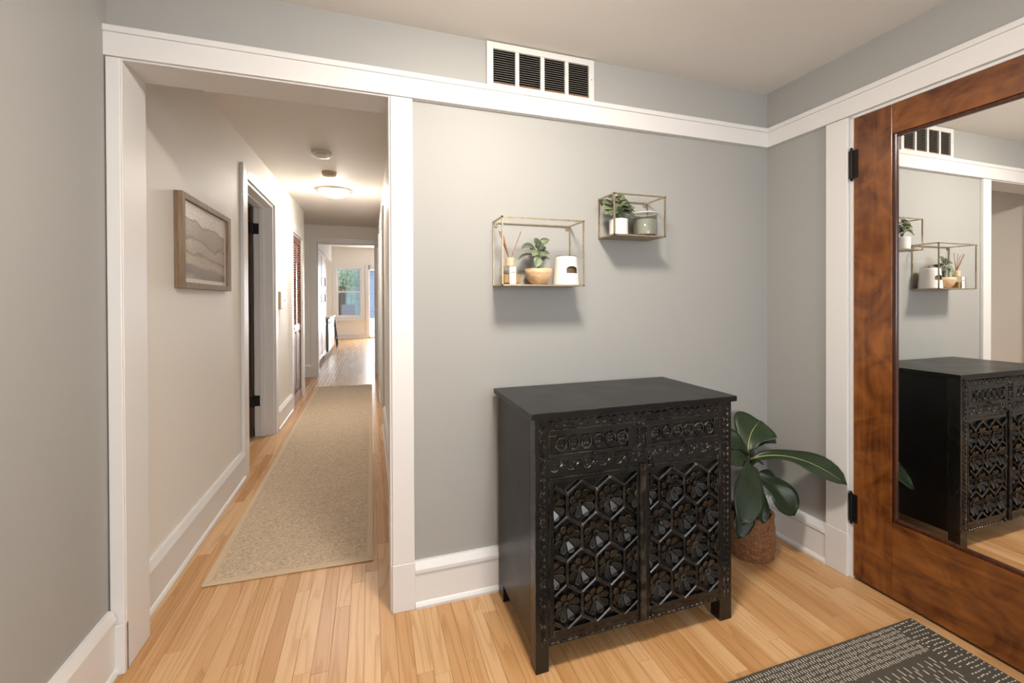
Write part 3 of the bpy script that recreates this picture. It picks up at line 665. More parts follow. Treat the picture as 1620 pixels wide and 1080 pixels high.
# flower: eight chip-carved petals around a drilled boss
def flower_bm(cx, cz, rad):
    # bowl of eight flat petal plates with grooves between them
    b = bmesh.new(); Y0 = CYF + 0.010
    def P(r_, a, h): return b.verts.new((cx + r_ * math.cos(a), Y0 - h, cz + r_ * math.sin(a)))
    for k in range(8):
        a = 2 * PI * k / 8 + PI / 8; g = PI / 8 - 0.075
        top = [P(rad * 0.30, a - g * 0.80, 0.0030), P(rad * 0.80, a - g, 0.0125), P(rad * 0.95, a - g * 0.55, 0.0150), P(rad * 1.0, a, 0.0158), P(rad * 0.95, a + g * 0.55, 0.0150), P(rad * 0.80, a + g, 0.0125), P(rad * 0.30, a + g * 0.80, 0.0030)]
        bot = [P(r_, a + d_, -0.0008) for r_, d_ in ((rad * 0.30, -g * 0.85), (rad * 0.80, -g * 1.12), (rad * 0.99, -g * 0.6), (rad * 1.05, 0), (rad * 0.99, g * 0.6), (rad * 0.80, g * 1.12), (rad * 0.30, g * 0.85))]
        b.faces.new(top)
        for i_ in range(7): b.faces.new((top[i_], bot[i_], bot[(i_ + 1) % 7], top[(i_ + 1) % 7]))
    bo = []
    for r_, h in ((rad * 0.27, -0.0008), (rad * 0.25, 0.0085), (rad * 0.15, 0.0095), (rad * 0.11, 0.003)):
        bo.append([P(r_, 2 * PI * k / 12, h) for k in range(12)])
    for A, B in zip(bo, bo[1:]):
        for k in range(12): b.faces.new((A[k], A[(k + 1) % 12], B[(k + 1) % 12], B[k]))
    b.faces.new(bo[-1])
    return b
def clip_bm(b, xa, xb, za, zb):
    for co, no in (((xa, 0, 0), (-1, 0, 0)), ((xb, 0, 0), (1, 0, 0)), ((0, 0, za), (0, 0, -1)), ((0, 0, zb), (0, 0, 1))):
        g = b.verts[:] + b.edges[:] + b.faces[:]
        bmesh.ops.bisect_plane(b, geom=g, plane_co=co, plane_no=no, clear_outer=True)
def strap(b, p, q, wd=0.0068):
    p = Vector((p[0], 0, p[1])); q = Vector((q[0], 0, q[1])); d = (q - p).normalized(); nn = Vector((-d.z, 0, d.x))
    prof = [(-wd, 0.010), (-wd * 0.75, -0.004), (-wd * 0.2, -0.0062), (wd * 0.2, -0.0062), (wd * 0.75, -0.004), (wd, 0.010)]
    rows = [[b.verts.new(e + nn * o + Vector((0, CYF + yy, 0))) for o, yy in prof] for e in (p - d * 0.003, q + d * 0.003)]
    for k in range(5): b.faces.new((rows[0][k], rows[0][k + 1], rows[1][k + 1], rows[1][k]))
def carved_door(x0, x1, xs):
    z0, z1 = 0.114, 0.661
    d = obj('door', bx(x0, x1, CYF + 0.010, CYF + 0.03, z0, z1), 'carved', cab, bevel=0.001)
    pa, pb, pz0, pz1 = x0 + 0.017, x1 - 0.010, z0 + 0.020, z1 - 0.016
    obj('door_frame', boxes([(x0, pa, CYF - 0.001, CYF + 0.011, z0, z1), (pb, x1, CYF - 0.001, CYF + 0.011, z0, z1), (pa, pb, CYF - 0.001, CYF + 0.011, z0, pz0), (pa, pb, CYF - 0.001, CYF + 0.011, pz1, z1)]), 'carved', d, bevel=0.0015)
    ZR = [0.6785, 0.561, 0.4435, 0.326, 0.2085, 0.091]
    SXP = 0.1142; RV = 0.1175 / 1.5
    b = bmesh.new(); seen = set()
    for ri, zc in enumerate(ZR):
        for c in range(-1, 5):
            xc = xs + c * SXP + (0 if ri % 2 == 0 else SXP / 2) - SXP
            hexp = [(xc + SXP / 2 * sx, zc + sz) for sx, sz in ((0, RV), (1, RV / 2), (1, -RV / 2), (0, -RV), (-1, -RV / 2), (-1, RV / 2))]
            for k in range(6):
                p, q_ = hexp[k], hexp[(k + 1) % 6]
                key = tuple(sorted(((round(p[0], 3), round(p[1], 3)), (round(q_[0], 3), round(q_[1], 3)))))
                if key in seen: continue
                seen.add(key); strap(b, p, q_)
            if pa + 0.006 < xc < pb + 0.012 or pa - 0.02 < xc <= pa + 0.006:
                if pz0 + 0.02 < zc < pz1 + 0.03:
                    fb = flower_bm(xc, zc, 0.0500)
                    clip_bm(fb, pa, pb, pz0, pz1)
                    if len(fb.faces): obj('carved_flower', fb, 'carved', d)
                    else: fb.free()
    clip_bm(b, pa, pb, pz0, pz1)
    obj('lattice', b, 'carved', d)
    return d
dl = carved_door(0.579, 0.937, 0.645)
drr = carved_door(0.965, 1.307, 1.022)
# fluted strip on the left door, latch hook and knobs
bm = bmesh.new()
for k in range(3): tube(bm, [(0.9425 + k * 0.0085, CYF - 0.004, 0.092), (0.9425 + k * 0.0085, CYF - 0.004, 0.672)], 0.0052, 8)
box(bm, 0.9375, 0.9645, CYF - 0.004, CYF + 0.02, 0.092, 0.672)
obj('meeting_strip', bm, 'carved', dl)
bm = bmesh.new(); tube(bm, [(0.992, CYF - 0.004, 0.690), (0.992, CYF - 0.016, 0.688), (0.991, CYF - 0.016, 0.672), (0.990, CYF - 0.009, 0.655)], 0.0034, 8); lathe(bm, [(0, -0.006), (0.008, -0.004), (0.009, 0)], (0.992, CYF, 0.690), 12, 'y')
obj('latch', bm, 'black_iron', cab, smooth=True)
for d_, xx in ((dl, 0.868), (drr, 1.022)):
    obj('knob', lathe(bmesh.new(), [(0, -0.024), (0.008, -0.022), (0.0105, -0.016), (0.006, -0.008), (0.008, 0.008)], (xx, CYF, 0.443), 12, 'y'), 'carved', d_, smooth=True)
obj('knob', lathe(bmesh.new(), [(0, -0.010), (0.008, -0.008), (0.011, 0)], (0.995, CYF, 0.098), 12, 'y'), 'carved', cab, smooth=True)

# ---------------------------------------------------------------- wire shelves
def wire_shelf(x0, x1, z0, z1, label, dep=0.14):
    ya, yb = YB - dep, YB - 0.004; r = 0.0030
    t = thing('wire_shelf', ((x0 + x1) / 2, YB, z0), label, 'shelf', 'brass wire box shelves')
    c = lambda x_, y_, z_: (x_, y_, z_)
    for n_, y_ in (('front_frame', ya), ('back_frame', yb)):
        b = bmesh.new()
        for p, q_ in (((x0, y_, z0), (x1, y_, z0)), ((x0, y_, z1), (x1, y_, z1)), ((x0, y_, z0), (x0, y_, z1)), ((x1, y_, z0), (x1, y_, z1))): 
            P, Q = Vector(p), Vector(q_); mn = [min(P[i], Q[i]) - r for i in range(3)]; mx_ = [max(P[i], Q[i]) + r for i in range(3)]
            box(b, mn[0], mx_[0], mn[1], mx_[1], mn[2], mx_[2])
        obj(n_, b, 'brass', t)
    for x_ in (x0, x1):
        for z_ in (z0, z1):
            obj('side_rod', bx(x_ - r, x_ + r, ya + r, yb - r, z_ - r, z_ + r), 'brass', t)
    obj('base_plate', bx(x0 + r, x1 - r, ya + r, yb - r, z0 - r, z0 + r), 'brassplate', t)
    for x_ in (x0 + 0.014, x1 - 0.014):
        obj('hanging_eye', lathe(bmesh.new(), [(0.0045, -0.0015), (0.0085, -0.0015), (0.0085, 0.0015), (0.0045, 0.0015)], (x_, yb, z1 - 0.012), 14, 'y', closed=True), 'brass', t)
    return t
wire_shelf(0.518, 0.888, 1.336, 1.616, 'larger brass wire box shelf with reed diffuser, plant and oil burner')
wire_shelf(1.042, 1.312, 1.567, 1.751, 'smaller brass wire box shelf, higher one, with plant and candle jar')
Z1, Z2 = 1.3392, 1.5702

def leaf_geo(base, ctrl, tip, nrm, wd, shape='oval', fold=0.18, nu=8, nv=2, wave=0.0, tone=0.5):
    """curved leaf blade between base and tip along a quadratic midrib"""
    B, C_, T_ = Vector(base), Vector(ctrl), Vector(tip); N = Vector(nrm)
    verts, faces, cols = [], [], []
    ph = random.uniform(0, 6)
    for i in range(nu + 1):
        t = i / nu
        p = (1 - t) ** 2 * B + 2 * t * (1 - t) * C_ + t * t * T_
        d = (2 * (1 - t) * (C_ - B) + 2 * t * (T_ - C_)).normalized()
        s = d.cross(N).normalized(); n_ = s.cross(d).normalized()
        if shape == 'fiddle':
            w_ = (0.16 + 1.0 * t ** 0.9) * (1 - t ** 5) ** 0.7 * (1.0 - 0.10 * math.sin(t * PI * 2)) * 0.98
            if t < 0.12: w_ *= t / 0.12 * 0.9 + 0.1
        elif shape == 'heart': w_ = math.sin(PI * min(1, t ** 0.62)) ** 0.8
        else: w_ = math.sin(PI * t ** 0.8) ** 0.85 if 0 < t < 1 else 0
        hw = wd / 2 * max(w_, 0.01)
        for j in range(-nv, nv + 1):
            a = j / nv
            wv = wave * math.sin(t * 9 + ph + a * 2) * abs(a)
            q_ = p + s * hw * a + n_ * (fold * hw * abs(a) + wv)
            verts.append(tuple(q_)); cols.append((abs(a), t, tone, 1))
    W = 2 * nv + 1
    for i in range(nu):
        for j in range(W - 1): faces.append((i * W + j, i * W + j + 1, (i + 1) * W + j + 1, (i + 1) * W + j))
    return verts, faces, cols
def leaf_obj(name, parent, mat, *a, thick=0.0007, **k):
    v_, f_, c_ = leaf_geo(*a, **k)
    me = bpy.data.meshes.new(name); me.from_pydata(v_, [], f_); me.update(); set_attr(me, 'luv', c_)
    for p in me.polygons: p.use_smooth = True
    o = obj_me(name, me, mat, parent)
    md = o.modifiers.new('solid', 'SOLIDIFY'); md.thickness = thick
    return o

YS = 1.767
# reed diffuser
t = thing('reed_diffuser', (0.574, YS, Z1), 'square glass reed diffuser bottle with wooden cap and reeds', 'diffuser')
obj('bottle', bx(0.5335, 0.6145, YS - 0.034, YS + 0.034, Z1 + 0.0004, 1.418), 'bottleglass', t, bevel=0.005, seg=3)
obj('oil', bx(0.5385, 0.6095, YS - 0.029, YS + 0.029, Z1 + 0.006, 1.382), 'amberoil', t, bevel=0.003)
tag(obj('label', bx(0.560, 0.588, YS - 0.0349, YS - 0.0342, Z1 + 0.002, 1.415), 'label', t), 'white paper label')
b = bmesh.new()
for k, (xa, xb) in enumerate(((0.5645, 0.5685), (0.5705, 0.5735), (0.5755, 0.5785), (0.5800, 0.5835))):
    box(b, xa, xb, YS - 0.0354, YS - 0.0349, 1.3885, 1.3925); box(b, xa, xa + 0.001, YS - 0.0354, YS - 0.0349, 1.3865, 1.3945)
obj('lettering', b, 'ink', t)
obj('cap', lathe(bmesh.new(), [(0.0, 1.4185), (0.0185, 1.4185), (0.0190, 1.421), (0.0190, 1.4525), (0.0180, 1.4545), (0.007, 1.4545), (0.006, 1.450), (0, 1.450)], (0.573, YS, 0), 28), 'capwood', t, smooth=False)
for (x_, y_, z_) in ((0.520, YS - 0.01, 1.566), (0.528, YS - 0.02, 1.562), (0.534, YS + 0.012, 1.570), (0.5405, YS - 0.004, 1.556), (0.547, YS + 0.02, 1.520), (0.620, YS - 0.01, 1.568)):
    b0 = Vector((0.573 + (0.004 if x_ > 0.57 else -0.003), YS, 1.451)); e = Vector((x_, y_, z_)); obj('reed', tube(bmesh.new(), [b0 - (e - b0) * 0.3, e], 0.0016, 6), 'reed', t)
# bowl with variegated plant
def small_plant(name, c, zt, label, leaves, mat, pot):
    t = thing(name, (c[0], c[1], pot[0]), label, 'plant')
    pot[1](t)
    b = bmesh.new(); top = Vector((c[0], c[1], zt))
    for (bp, cp, tp, nr, wd, tn) in leaves:
        bp = Vector(bp); tube(b, [top + Vector((random.uniform(-.006, .006), random.uniform(-.006, .006), -0.006)), (top + bp) / 2 + Vector((0, 0, 0.008)), bp], 0.0012, 5)
    obj('stems', b, 'greenstem', t, smooth=True)
    for (bp, cp, tp, nr, wd, tn) in leaves: leaf_obj('leaf', t, mat, bp, cp, tp, nr, wd, shape='oval', fold=0.25, tone=tn)
    return t
def bowl(t):
    c = (0.705, YS, 0)
    pr = [(0.0, Z1 + 0.0004), (0.026, Z1 + 0.0006), (0.040, Z1 + 0.010), (0.052, Z1 + 0.028), (0.0585, Z1 + 0.050), (0.060, Z1 + 0.070), (0.0575, Z1 + 0.070), (0.054, Z1 + 0.052), (0.0, Z1 + 0.050)]
    obj('bowl', lathe(bmesh.new(), pr, c, 40), 'bowlwood', t, smooth=True)
    obj('soil', lathe(bmesh.new(), [(0.0, Z1 + 0.058), (0.030, Z1 + 0.0585), (0.054, Z1 + 0.055)], c, 24), 'soil', t, smooth=True)
L = []
def LF(bx_, bz, tx, tz, by=0.0, ty=0.0, wd=0.034, nr=(0, -0.5, 1), tn=0.4, sag=0.02):
    B = Vector((bx_, YS + by, bz)); T_ = Vector((tx, YS + ty, tz)); Cc = (B + T_) / 2 + Vector((0, 0, sag))
    L.append((tuple(B), tuple(Cc), tuple(T_), nr, wd, tn))
LF(0.690, 1.490, 0.622, 1.495, 0.0, -0.01, 0.036, (0, -0.75, 0.8), 0.15, 0.032)
LF(0.688, 1.470, 0.611, 1.447, 0.01, 0.01, 0.034, (-0.1, -0.35, 1), 0.25, 0.022)
LF(0.697, 1.480, 0.664, 1.462, -0.015, -0.03, 0.034, (0, -0.9, 0.6), 0.9, 0.010)
LF(0.700, 1.455, 0.674, 1.412, -0.030, -0.045, 0.046, (0, -1.0, 0.35), 1.0, 0.006)
LF(0.702, 1.468, 0.722, 1.462, -0.02, -0.035, 0.034, (0, -0.9, 0.7), 0.7, 0.012)
LF(0.705, 1.500, 0.700, 1.535, 0.0, -0.01, 0.040, (0.1, -1, 0.3), 0.1, 0.0)
LF(0.703, 1.490, 0.713, 1.522, -0.012, -0.02, 0.040, (0.1, -1, 0.3), 0.1, 0.0)
LF(0.712, 1.515, 0.757, 1.540, 0.0, 0.0, 0.036, (0, -0.8, 0.7), 0.7, 0.010)
LF(0.704, 1.518, 0.690, 1.546, 0.01, 0.012, 0.030, (0, -0.9, 0.5), 0.6, 0.006)
LF(0.710, 1.478, 0.748, 1.474, 0.0, -0.02, 0.034, (0, -0.7, 0.8), 0.15, 0.012)
LF(0.714, 1.490, 0.742, 1.500, 0.01, 0.0, 0.034, (0, -0.8, 0.7), 0.1, 0.010)
LF(0.716, 1.448, 0.753, 1.450, 0.0, -0.015, 0.032, (0, -0.6, 0.9), 0.45, 0.012)
LF(0.708, 1.470, 0.735, 1.488, 0.02, 0.045, 0.034, (0, 0.3, 1), 0.3, 0.012)
LF(0.700, 1.480, 0.680, 1.500, 0.02, 0.045, 0.034, (0, 0.3, 1), 0.3, 0.012)
small_plant('potted_plant', (0.705, YS), 1.395, 'small variegated plant in a pale wooden bowl', L, 'peperomia', (Z1, bowl))
# oil burner
t = thing('oil_burner', (0.836, YS, Z1), 'white ceramic oil burner with dark arched opening', 'oil burner')
def burner():
    b = bmesh.new(); seg = 72; prof = [(0.0585, Z1 + 0.0004), (0.0590, Z1 + 0.004), (0.0495, 1.458), (0.047, 1.464), (0.044, 1.4655), (0.044, 1.461), (0.0555, Z1 + 0.004)]
    lathe(b, prof, (0.836, YS, 0), seg, closed=True); return b
ob = obj('body', burner(), 'cer_white', t)
# opening: dark recessed arch set into the front wall of the body
def arch(y0, y1, sc):
    b = bmesh.new(); pts_ = []
    cx, cz, hw, hh = 0.8430, 1.4035, 0.0275 * sc, 0.0130 * sc
    pts_ += [(cx - hw, cz - hh), (cx + hw, cz - hh)]
    for k in range(9):
        a = PI * k / 8; pts_.append((cx + hw * math.cos(a), cz + hh * 0.35 + hh * 1.05 * math.sin(a)))
    A = [b.verts.new((x_, y0, z_)) for x_, z_ in pts_]; B = [b.verts.new((x_, y1, z_)) for x_, z_ in pts_]
    n_ = len(pts_)
    b.faces.new(A); b.faces.new(B[::-1])
    for k in range(n_): b.faces.new((A[k], A[(k + 1) % n_], B[(k + 1) % n_], B[k]))
    bmesh.ops.recalc_face_normals(b, faces=b.faces); return b
cut = obj('arch_cutter', arch(YS - 0.09, YS - 0.015, 1.0), 'inside')
bo = ob.modifiers.new('cut', 'BOOLEAN'); bo.object = cut; bo.operation = 'DIFFERENCE'; bo.solver = 'EXACT'
dg = bpy.context.evaluated_depsgraph_get(); me2 = bpy.data.meshes.new_from_object(ob.evaluated_get(dg))
ob.modifiers.clear(); ob.data = me2; bpy.data.objects.remove(cut)
obj('inner_cup', lathe(bmesh.new(), [(0.0, Z1 + 0.004), (0.049, Z1 + 0.005), (0.042, 1.452), (0.0, 1.453)], (0.836, YS, 0), 32), 'inside', t, smooth=True)
obj('dish', lathe(bmesh.new(), [(0.0, 1.457), (0.030, 1.457), (0.046, 1.466), (0.050, 1.470), (0.049, 1.472), (0.044, 1.468), (0.028, 1.461), (0.0, 1.461)], (0.836, YS, 0), 36), 'bottleglass', t, smooth=True)
# shelf 2: ribbed pot with plant, candle jar
def pot2(t):
    c = (1.107, YS, 0)
    pr = [(0.0, Z2 + 0.0004), (0.0385, Z2 + 0.0006), (0.0410, Z2 + 0.004)]
    for k in range(9): z_ = Z2 + 0.008 + k * 0.0075; pr += [(0.0420, z_), (0.0428, z_ + 0.0035)]
    pr += [(0.0425, 1.6475), (0.0400, 1.6485), (0.0385, 1.640), (0, 1.638)]
    obj('pot', lathe(bmesh.new(), pr, c, 36), 'cer_matte', t, smooth=True)
    obj('soil', lathe(bmesh.new(), [(0.0, 1.6425), (0.0384, 1.6415)], c, 20), 'soil', t)
L = []
spec = [(1.085, 1.735, 1.050, 1.748, .0, .2), (1.075, 1.715, 1.022, 1.722, .0, .5), (1.070, 1.700, 1.014, 1.690, -.01, .9), (1.075, 1.690, 1.024, 1.664, -.02, .7), (1.085, 1.690, 1.045, 1.658, -.03, .6),
        (1.100, 1.738, 1.098, 1.760, -.01, .3), (1.110, 1.738, 1.135, 1.756, -.01, .5), (1.118, 1.730, 1.160, 1.736, .0, .2), (1.108, 1.715, 1.132, 1.705, -.04, 1.0), (1.095, 1.712, 1.072, 1.700, -.04, 1.0),
        (1.100, 1.725, 1.085, 1.726, -.03, .9), (1.125, 1.715, 1.172, 1.708, -.01, .2), (1.130, 1.705, 1.196, 1.690, .0, .5), (1.130, 1.700, 1.205, 1.712, .01, .9), (1.125, 1.690, 1.180, 1.662, -.02, .3), (1.130, 1.690, 1.196, 1.655, -.01, .6),
        (1.115, 1.720, 1.145, 1.722, -.03, .2), (1.095, 1.700, 1.058, 1.715, .02, .2), (1.090, 1.725, 1.062, 1.735, -.02, .8), (1.110, 1.700, 1.150, 1.685, -.035, .1), (1.12, 1.72, 1.15, 1.745, .03, .3), (1.09, 1.71, 1.06, 1.70, .04, .2)]
for (bx_, bz, tx, tz, ty, tn) in spec: LF(bx_, bz, tx, tz, ty * 0.4, ty, 0.044, (random.uniform(-.2, .2), -0.8, 0.75), tn, 0.010)
small_plant('potted_plant', (1.107, YS), 1.645, 'small bushy cream-edged plant in a white ribbed pot', L, 'ivyleaf', (Z2, pot2))
t = thing('candle_jar', (1.253, YS, Z2), 'smoky green glass candle jar with pale wax', 'candle')
cj = (1.253, YS, 0)
obj('jar', lathe(bmesh.new(), [(0.0, Z2 + 0.0004), (0.050, Z2 + 0.0006), (0.0545, Z2 + 0.006), (0.0560, Z2 + 0.012), (0.0560, 1.682), (0.0535, 1.682), (0.0535, Z2 + 0.012), (0.0, Z2 + 0.010)], cj, 40), 'smokeglass', t, smooth=True)
obj('wax', lathe(bmesh.new(), [(0.0, Z2 + 0.0105), (0.050, Z2 + 0.011), (0.0530, Z2 + 0.014), (0.0530, 1.651), (0.050, 1.6525), (0.0, 1.652)], cj, 36), 'wax', t, smooth=False)
obj('rim', lathe(bmesh.new(), [(0.0535, 1.6822), (0.0562, 1.6822), (0.0562, 1.6855), (0.0535, 1.6855)], cj, 36, closed=True), 'rim', t)
obj('wick', tube(bmesh.new(), [(1.253, YS, 1.650), (1.254, YS, 1.662)], 0.0012, 6), 'ink', t)

# ---------------------------------------------------------------- fiddle-leaf plant in basket
PC = Vector((1.815, 1.692, 0))
fig = thing('fiddle_leaf_fig', PC, 'fiddle-leaf fig with dark green leaves in a woven basket', 'plant')
def basket():
    rows, segs = 22, 64; b = bmesh.new(); rings = []
    for i in range(rows + 1):
        t_ = i / rows; z_ = 0.002 + t_ * 0.205
        R = 0.098 + 0.016 * math.sin(PI * (t_ * 0.8 + 0.1)) - 0.004 * t_
        ring = []
        for k in range(segs):
            ph = (k // 4 + i // 2) % 2
            bump = 0.0042 * math.sin(PI * ((k % 4) + 0.5) / 4) * (1 if ph else 0.1) * (1 if i % 2 else 0.55)
            a = 2 * PI * k / segs; ring.append(b.verts.new(PC + Vector(((R + bump) * math.cos(a), (R + bump) * math.sin(a), z_))))
        rings.append(ring)
    for A, B in zip(rings, rings[1:]):
        for k in range(segs): b.faces.new((A[k], A[(k + 1) % segs], B[(k + 1) % segs], B[k]))
    b.faces.new(rings[0][::-1])
    return b
bk = obj('basket', basket(), 'basket', fig)
rb = bmesh.new(); pts_ = [PC + Vector((0.101 * math.cos(2 * PI * k / 60), 0.101 * math.sin(2 * PI * k / 60), 0.207 + 0.002 * (k % 2))) for k in range(61)]
tube(rb, pts_, [0.0075 + 0.0018 * (k % 2) for k in range(61)], 8, cap=False)
obj('rim', rb, 'basket', bk)
obj('soil', lathe(bmesh.new(), [(0, 0.186), (0.06, 0.184), (0.098, 0.178)], PC, 24), 'soil', fig)
ST = Vector((1.80, 1.685, 0.185))
obj('trunk', tube(bmesh.new(), [ST, (1.797, 1.683, 0.30), (1.792, 1.680, 0.42), (1.790, 1.678, 0.52)], [0.010, 0.009, 0.007, 0.005], 8), 'stem', fig, smooth=True)
FL = [ # base, control, tip, normal, width, rib
    ((1.792, 1.680, 0.515), (1.835, 1.725, 0.600), (1.935, 1.735, 0.640), (-0.55, -0.62, 0.55), 0.250, 1),
    ((1.797, 1.672, 0.478), (1.930, 1.545, 0.575), (2.030, 1.370, 0.440), (-0.22, -0.30, 0.93), 0.165, 1),
    ((1.795, 1.660, 0.400), (1.865, 1.590, 0.400), (1.935, 1.545, 0.235), (-0.15, -0.75, 0.55), 0.175, 0),
    ((1.785, 1.665, 0.455), (1.690, 1.540, 0.520), (1.530, 1.470, 0.290), (0.0, -0.75, 0.6), 0.165, 0),
    ((1.785, 1.668, 0.500), (1.730, 1.690, 0.600), (1.640, 1.700, 0.580), (-0.1, -0.8, 0.6), 0.130, 0),
    ((1.785, 1.668, 0.480), (1.700, 1.650, 0.540), (1.600, 1.620, 0.500), (-0.1, -0.7, 0.7), 0.130, 0),
    ((1.785, 1.660, 0.360), (1.690, 1.560, 0.400), (1.560, 1.520, 0.200), (0.1, -0.8, 0.5), 0.125, 0),
    ((1.800, 1.690, 0.420), (1.870, 1.740, 0.500), (1.960, 1.770, 0.420), (0.1, -0.6, 0.8), 0.130, 0),
    ((1.800, 1.690, 0.500), (1.860, 1.700, 0.590), (1.975, 1.680, 0.560), (-0.1, -0.45, 0.9), 0.120, 0),
    ((1.792, 1.665, 0.340), (1.780, 1.600, 0.380), (1.735, 1.545, 0.230), (0.1, -0.8, 0.5), 0.115, 0),
    ((1.800, 1.675, 0.350), (1.880, 1.660, 0.420), (1.960, 1.640, 0.330), (0.2, -0.6, 0.8), 0.115, 0)]
for k, (B, C_, T_, N, wd, rib) in enumerate(FL):
    lf = leaf_obj('leaf', fig, 'fig', B, C_, T_, N, wd, shape='fiddle', fold=0.16, nu=16, nv=4, wave=0.006, tone=(0.9, 0.7, 0.45, 0.6, 0.5, 0.6, 0.3, 0.2, 0.15, 0.3, 0.25)[k], thick=0.0012)
    B, C_, T_ = Vector(B), Vector(C_), Vector(T_); rp = []
    for i in range(11):
        s_ = i / 10 * 0.94; p = (1 - s_) ** 2 * B + 2 * s_ * (1 - s_) * C_ + s_ * s_ * T_
        d_ = (2 * (1 - s_) * (C_ - B) + 2 * s_ * (T_ - C_)).normalized(); sd = d_.cross(Vector(N)).normalized(); rp.append(p + sd.cross(d_).normalized() * 0.0008)
    obj('midrib', tube(bmesh.new(), rp, [0.0030 * (1 - i / 12) for i in range(11)], 6), 'figrib' if rib else 'fig', lf, smooth=True)

# ---------------------------------------------------------------- rugs
run = thing('runner_rug', (-0.36, 4.5, 0), 'long tan woven sisal runner with bound edges', 'rug')
Q = [Vector((-0.719, 2.251, 0)), Vector((0.011, 2.222, 0)), Vector((0.026, 6.93, 0)), Vector((-0.757, 6.98, 0))]
def quad_slab(P, z0, z1):
    b = bmesh.new(); lo = [b.verts.new((p.x, p.y, z0)) for p in P]; hi = [b.verts.new((p.x, p.y, z1)) for p in P]
    b.faces.new(lo[::-1]); b.faces.new(hi)
    for i in range(4): b.faces.new((lo[i], lo[(i + 1) % 4], hi[(i + 1) % 4], hi[i]))
    return b
e = 0.033
I = [Q[0] + Vector((e, e, 0)), Q[1] + Vector((-e, e, 0)), Q[2] + Vector((-e, -e, 0)), Q[3] + Vector((e, -e, 0))]
obj('weave', quad_slab(I, 0.0008, 0.0080), 'sisal', run)
for i in range(4):
    j = (i + 1) % 4
    obj('binding', quad_slab([Q[i], Q[j], I[j], I[i]], 0.0006, 0.0092), 'binding', run, bevel=0.003)
ar = thing('entry_rug', (1.5, 0.4, 0), 'dark gray flat-weave rug with ivory stitch dashes', 'rug')
RX0, RX1, RY0, RY1 = 0.55, 2.035, -0.9, 1.132
obj('weave', bx(RX0, RX1, RY0, RY1, 0.0006, 0.0070), 'rugdark', ar, bevel=0.003)
dv, df = [], []
def dash(cx, cy, lx, ly):
    n_ = len(dv); h = 0.0085; k = 0.55
    dv.extend([(cx - lx, cy - ly, 0.0066), (cx + lx, cy - ly, 0.0066), (cx + lx, cy + ly, 0.0066), (cx - lx, cy + ly, 0.0066), (cx - lx * k, cy - ly * k, h), (cx + lx * k, cy - ly * k, h), (cx + lx * k, cy + ly * k, h), (cx - lx * k, cy + ly * k, h)])
    df.extend([(n_ + 4, n_ + 5, n_ + 6, n_ + 7)] + [(n_ + i, n_ + (i + 1) % 4, n_ + 4 + (i + 1) % 4, n_ + 4 + i) for i in range(4)])
J = lambda s_: random.uniform(-s_, s_)
for r_ in range(7):                                   # band along the far end: long stitches
    y_ = RY1 - 0.016 - r_ * 0.0175; x_ = RX0 + 0.02 + (r_ * 0.0042) % 0.0115
    while x_ < RX1 - 0.125:
        dash(x_ + J(.0012), y_ + J(.002), 0.0018, 0.0070 + J(.0018)); x_ += 0.0115
y_ = RY1 - 0.012                                       # band along the door side: short stitches in rows
while y_ > RY0:
    for k in range(7):
        if random.random() < 0.88: dash(RX1 - 0.012 - k * 0.0165 + J(.0025), y_ + J(.0015), 0.0055 + J(.0018), 0.0019)
    y_ -= 0.0150
x_ = RX0 + 0.03; c_ = 0                                # field: sparse stitch columns
while x_ < RX1 - 0.15:
    y_ = RY1 - 0.160 - (c_ % 2) * 0.022
    while y_ > RY0:
        if random.random() < 0.80: dash(x_ + J(.003), y_ + J(.004), 0.0020, 0.0120 + J(.004))
        y_ -= 0.043
    x_ += 0.0165; c_ += 1
dm = bpy.data.meshes.new('stitches'); dm.from_pydata(dv, [], df); dm.update()
tag(obj_me('stitches', dm, 'rugdash', ar), 'ivory stitch dashes', kind='stuff')

# ---------------------------------------------------------------- framed print in the hall
pf = thing('framed_picture', (XH, 2.81, 1.336), 'weathered wood frame with sepia landscape print on hall wall', 'picture')
FY0, FY1, FZ0, FZ1 = 2.435, 3.19, 1.338, 1.800; FX = XH + 0.036; fwid = 0.052
for nm, a in (('frame_side', (FY0, FY0 + fwid * 0.7, FZ0, FZ1)), ('frame_side', (FY1 - fwid, FY1, FZ0, FZ1)), ('frame_rail', (FY0 + fwid * 0.7, FY1 - fwid, FZ0, FZ0 + 0.03)), ('frame_rail', (FY0 + fwid * 0.7, FY1 - fwid, FZ1 - 0.03, FZ1))):
    obj(nm, bx(XH + 0.001, FX, *a), 'framewood', pf, bevel=0.0015)
obj('mat_board', bx(XH + 0.004, FX - 0.016, FY0 + 0.03, FY1 - 0.045, FZ0 + 0.025, FZ1 - 0.025), 'mat', pf)
def printed(y0, y1, z0, z1, x_):
    vs, fs, cs = [], [], []
    for (yy, zz, u_, v_) in ((y0, z0, 0, 0), (y1, z0, 1, 0), (y1, z1, 1, 1), (y0, z1, 0, 1)): vs.append((x_, yy, zz)); cs.append((u_, v_, 0, 1))
    for (yy, zz, u_, v_) in ((y0, z0, 0, 0), (y1, z0, 1, 0), (y1, z1, 1, 1), (y0, z1, 0, 1)): vs.append((x_ - 0.001, yy, zz)); cs.append((u_, v_, 0, 1))
    fs = [(0, 1, 2, 3), (7, 6, 5, 4), (0, 4, 5, 1), (1, 5, 6, 2), (2, 6, 7, 3), (3, 7, 4, 0)]
    me = bpy.data.meshes.new('print'); me.from_pydata(vs, [], fs); me.update(); set_attr(me, 'luv', cs); return me
obj_me('print', printed(FY0 + 0.06, FY1 - 0.085, FZ0 + 0.052, FZ1 - 0.045, FX - 0.0145), 'print', pf)
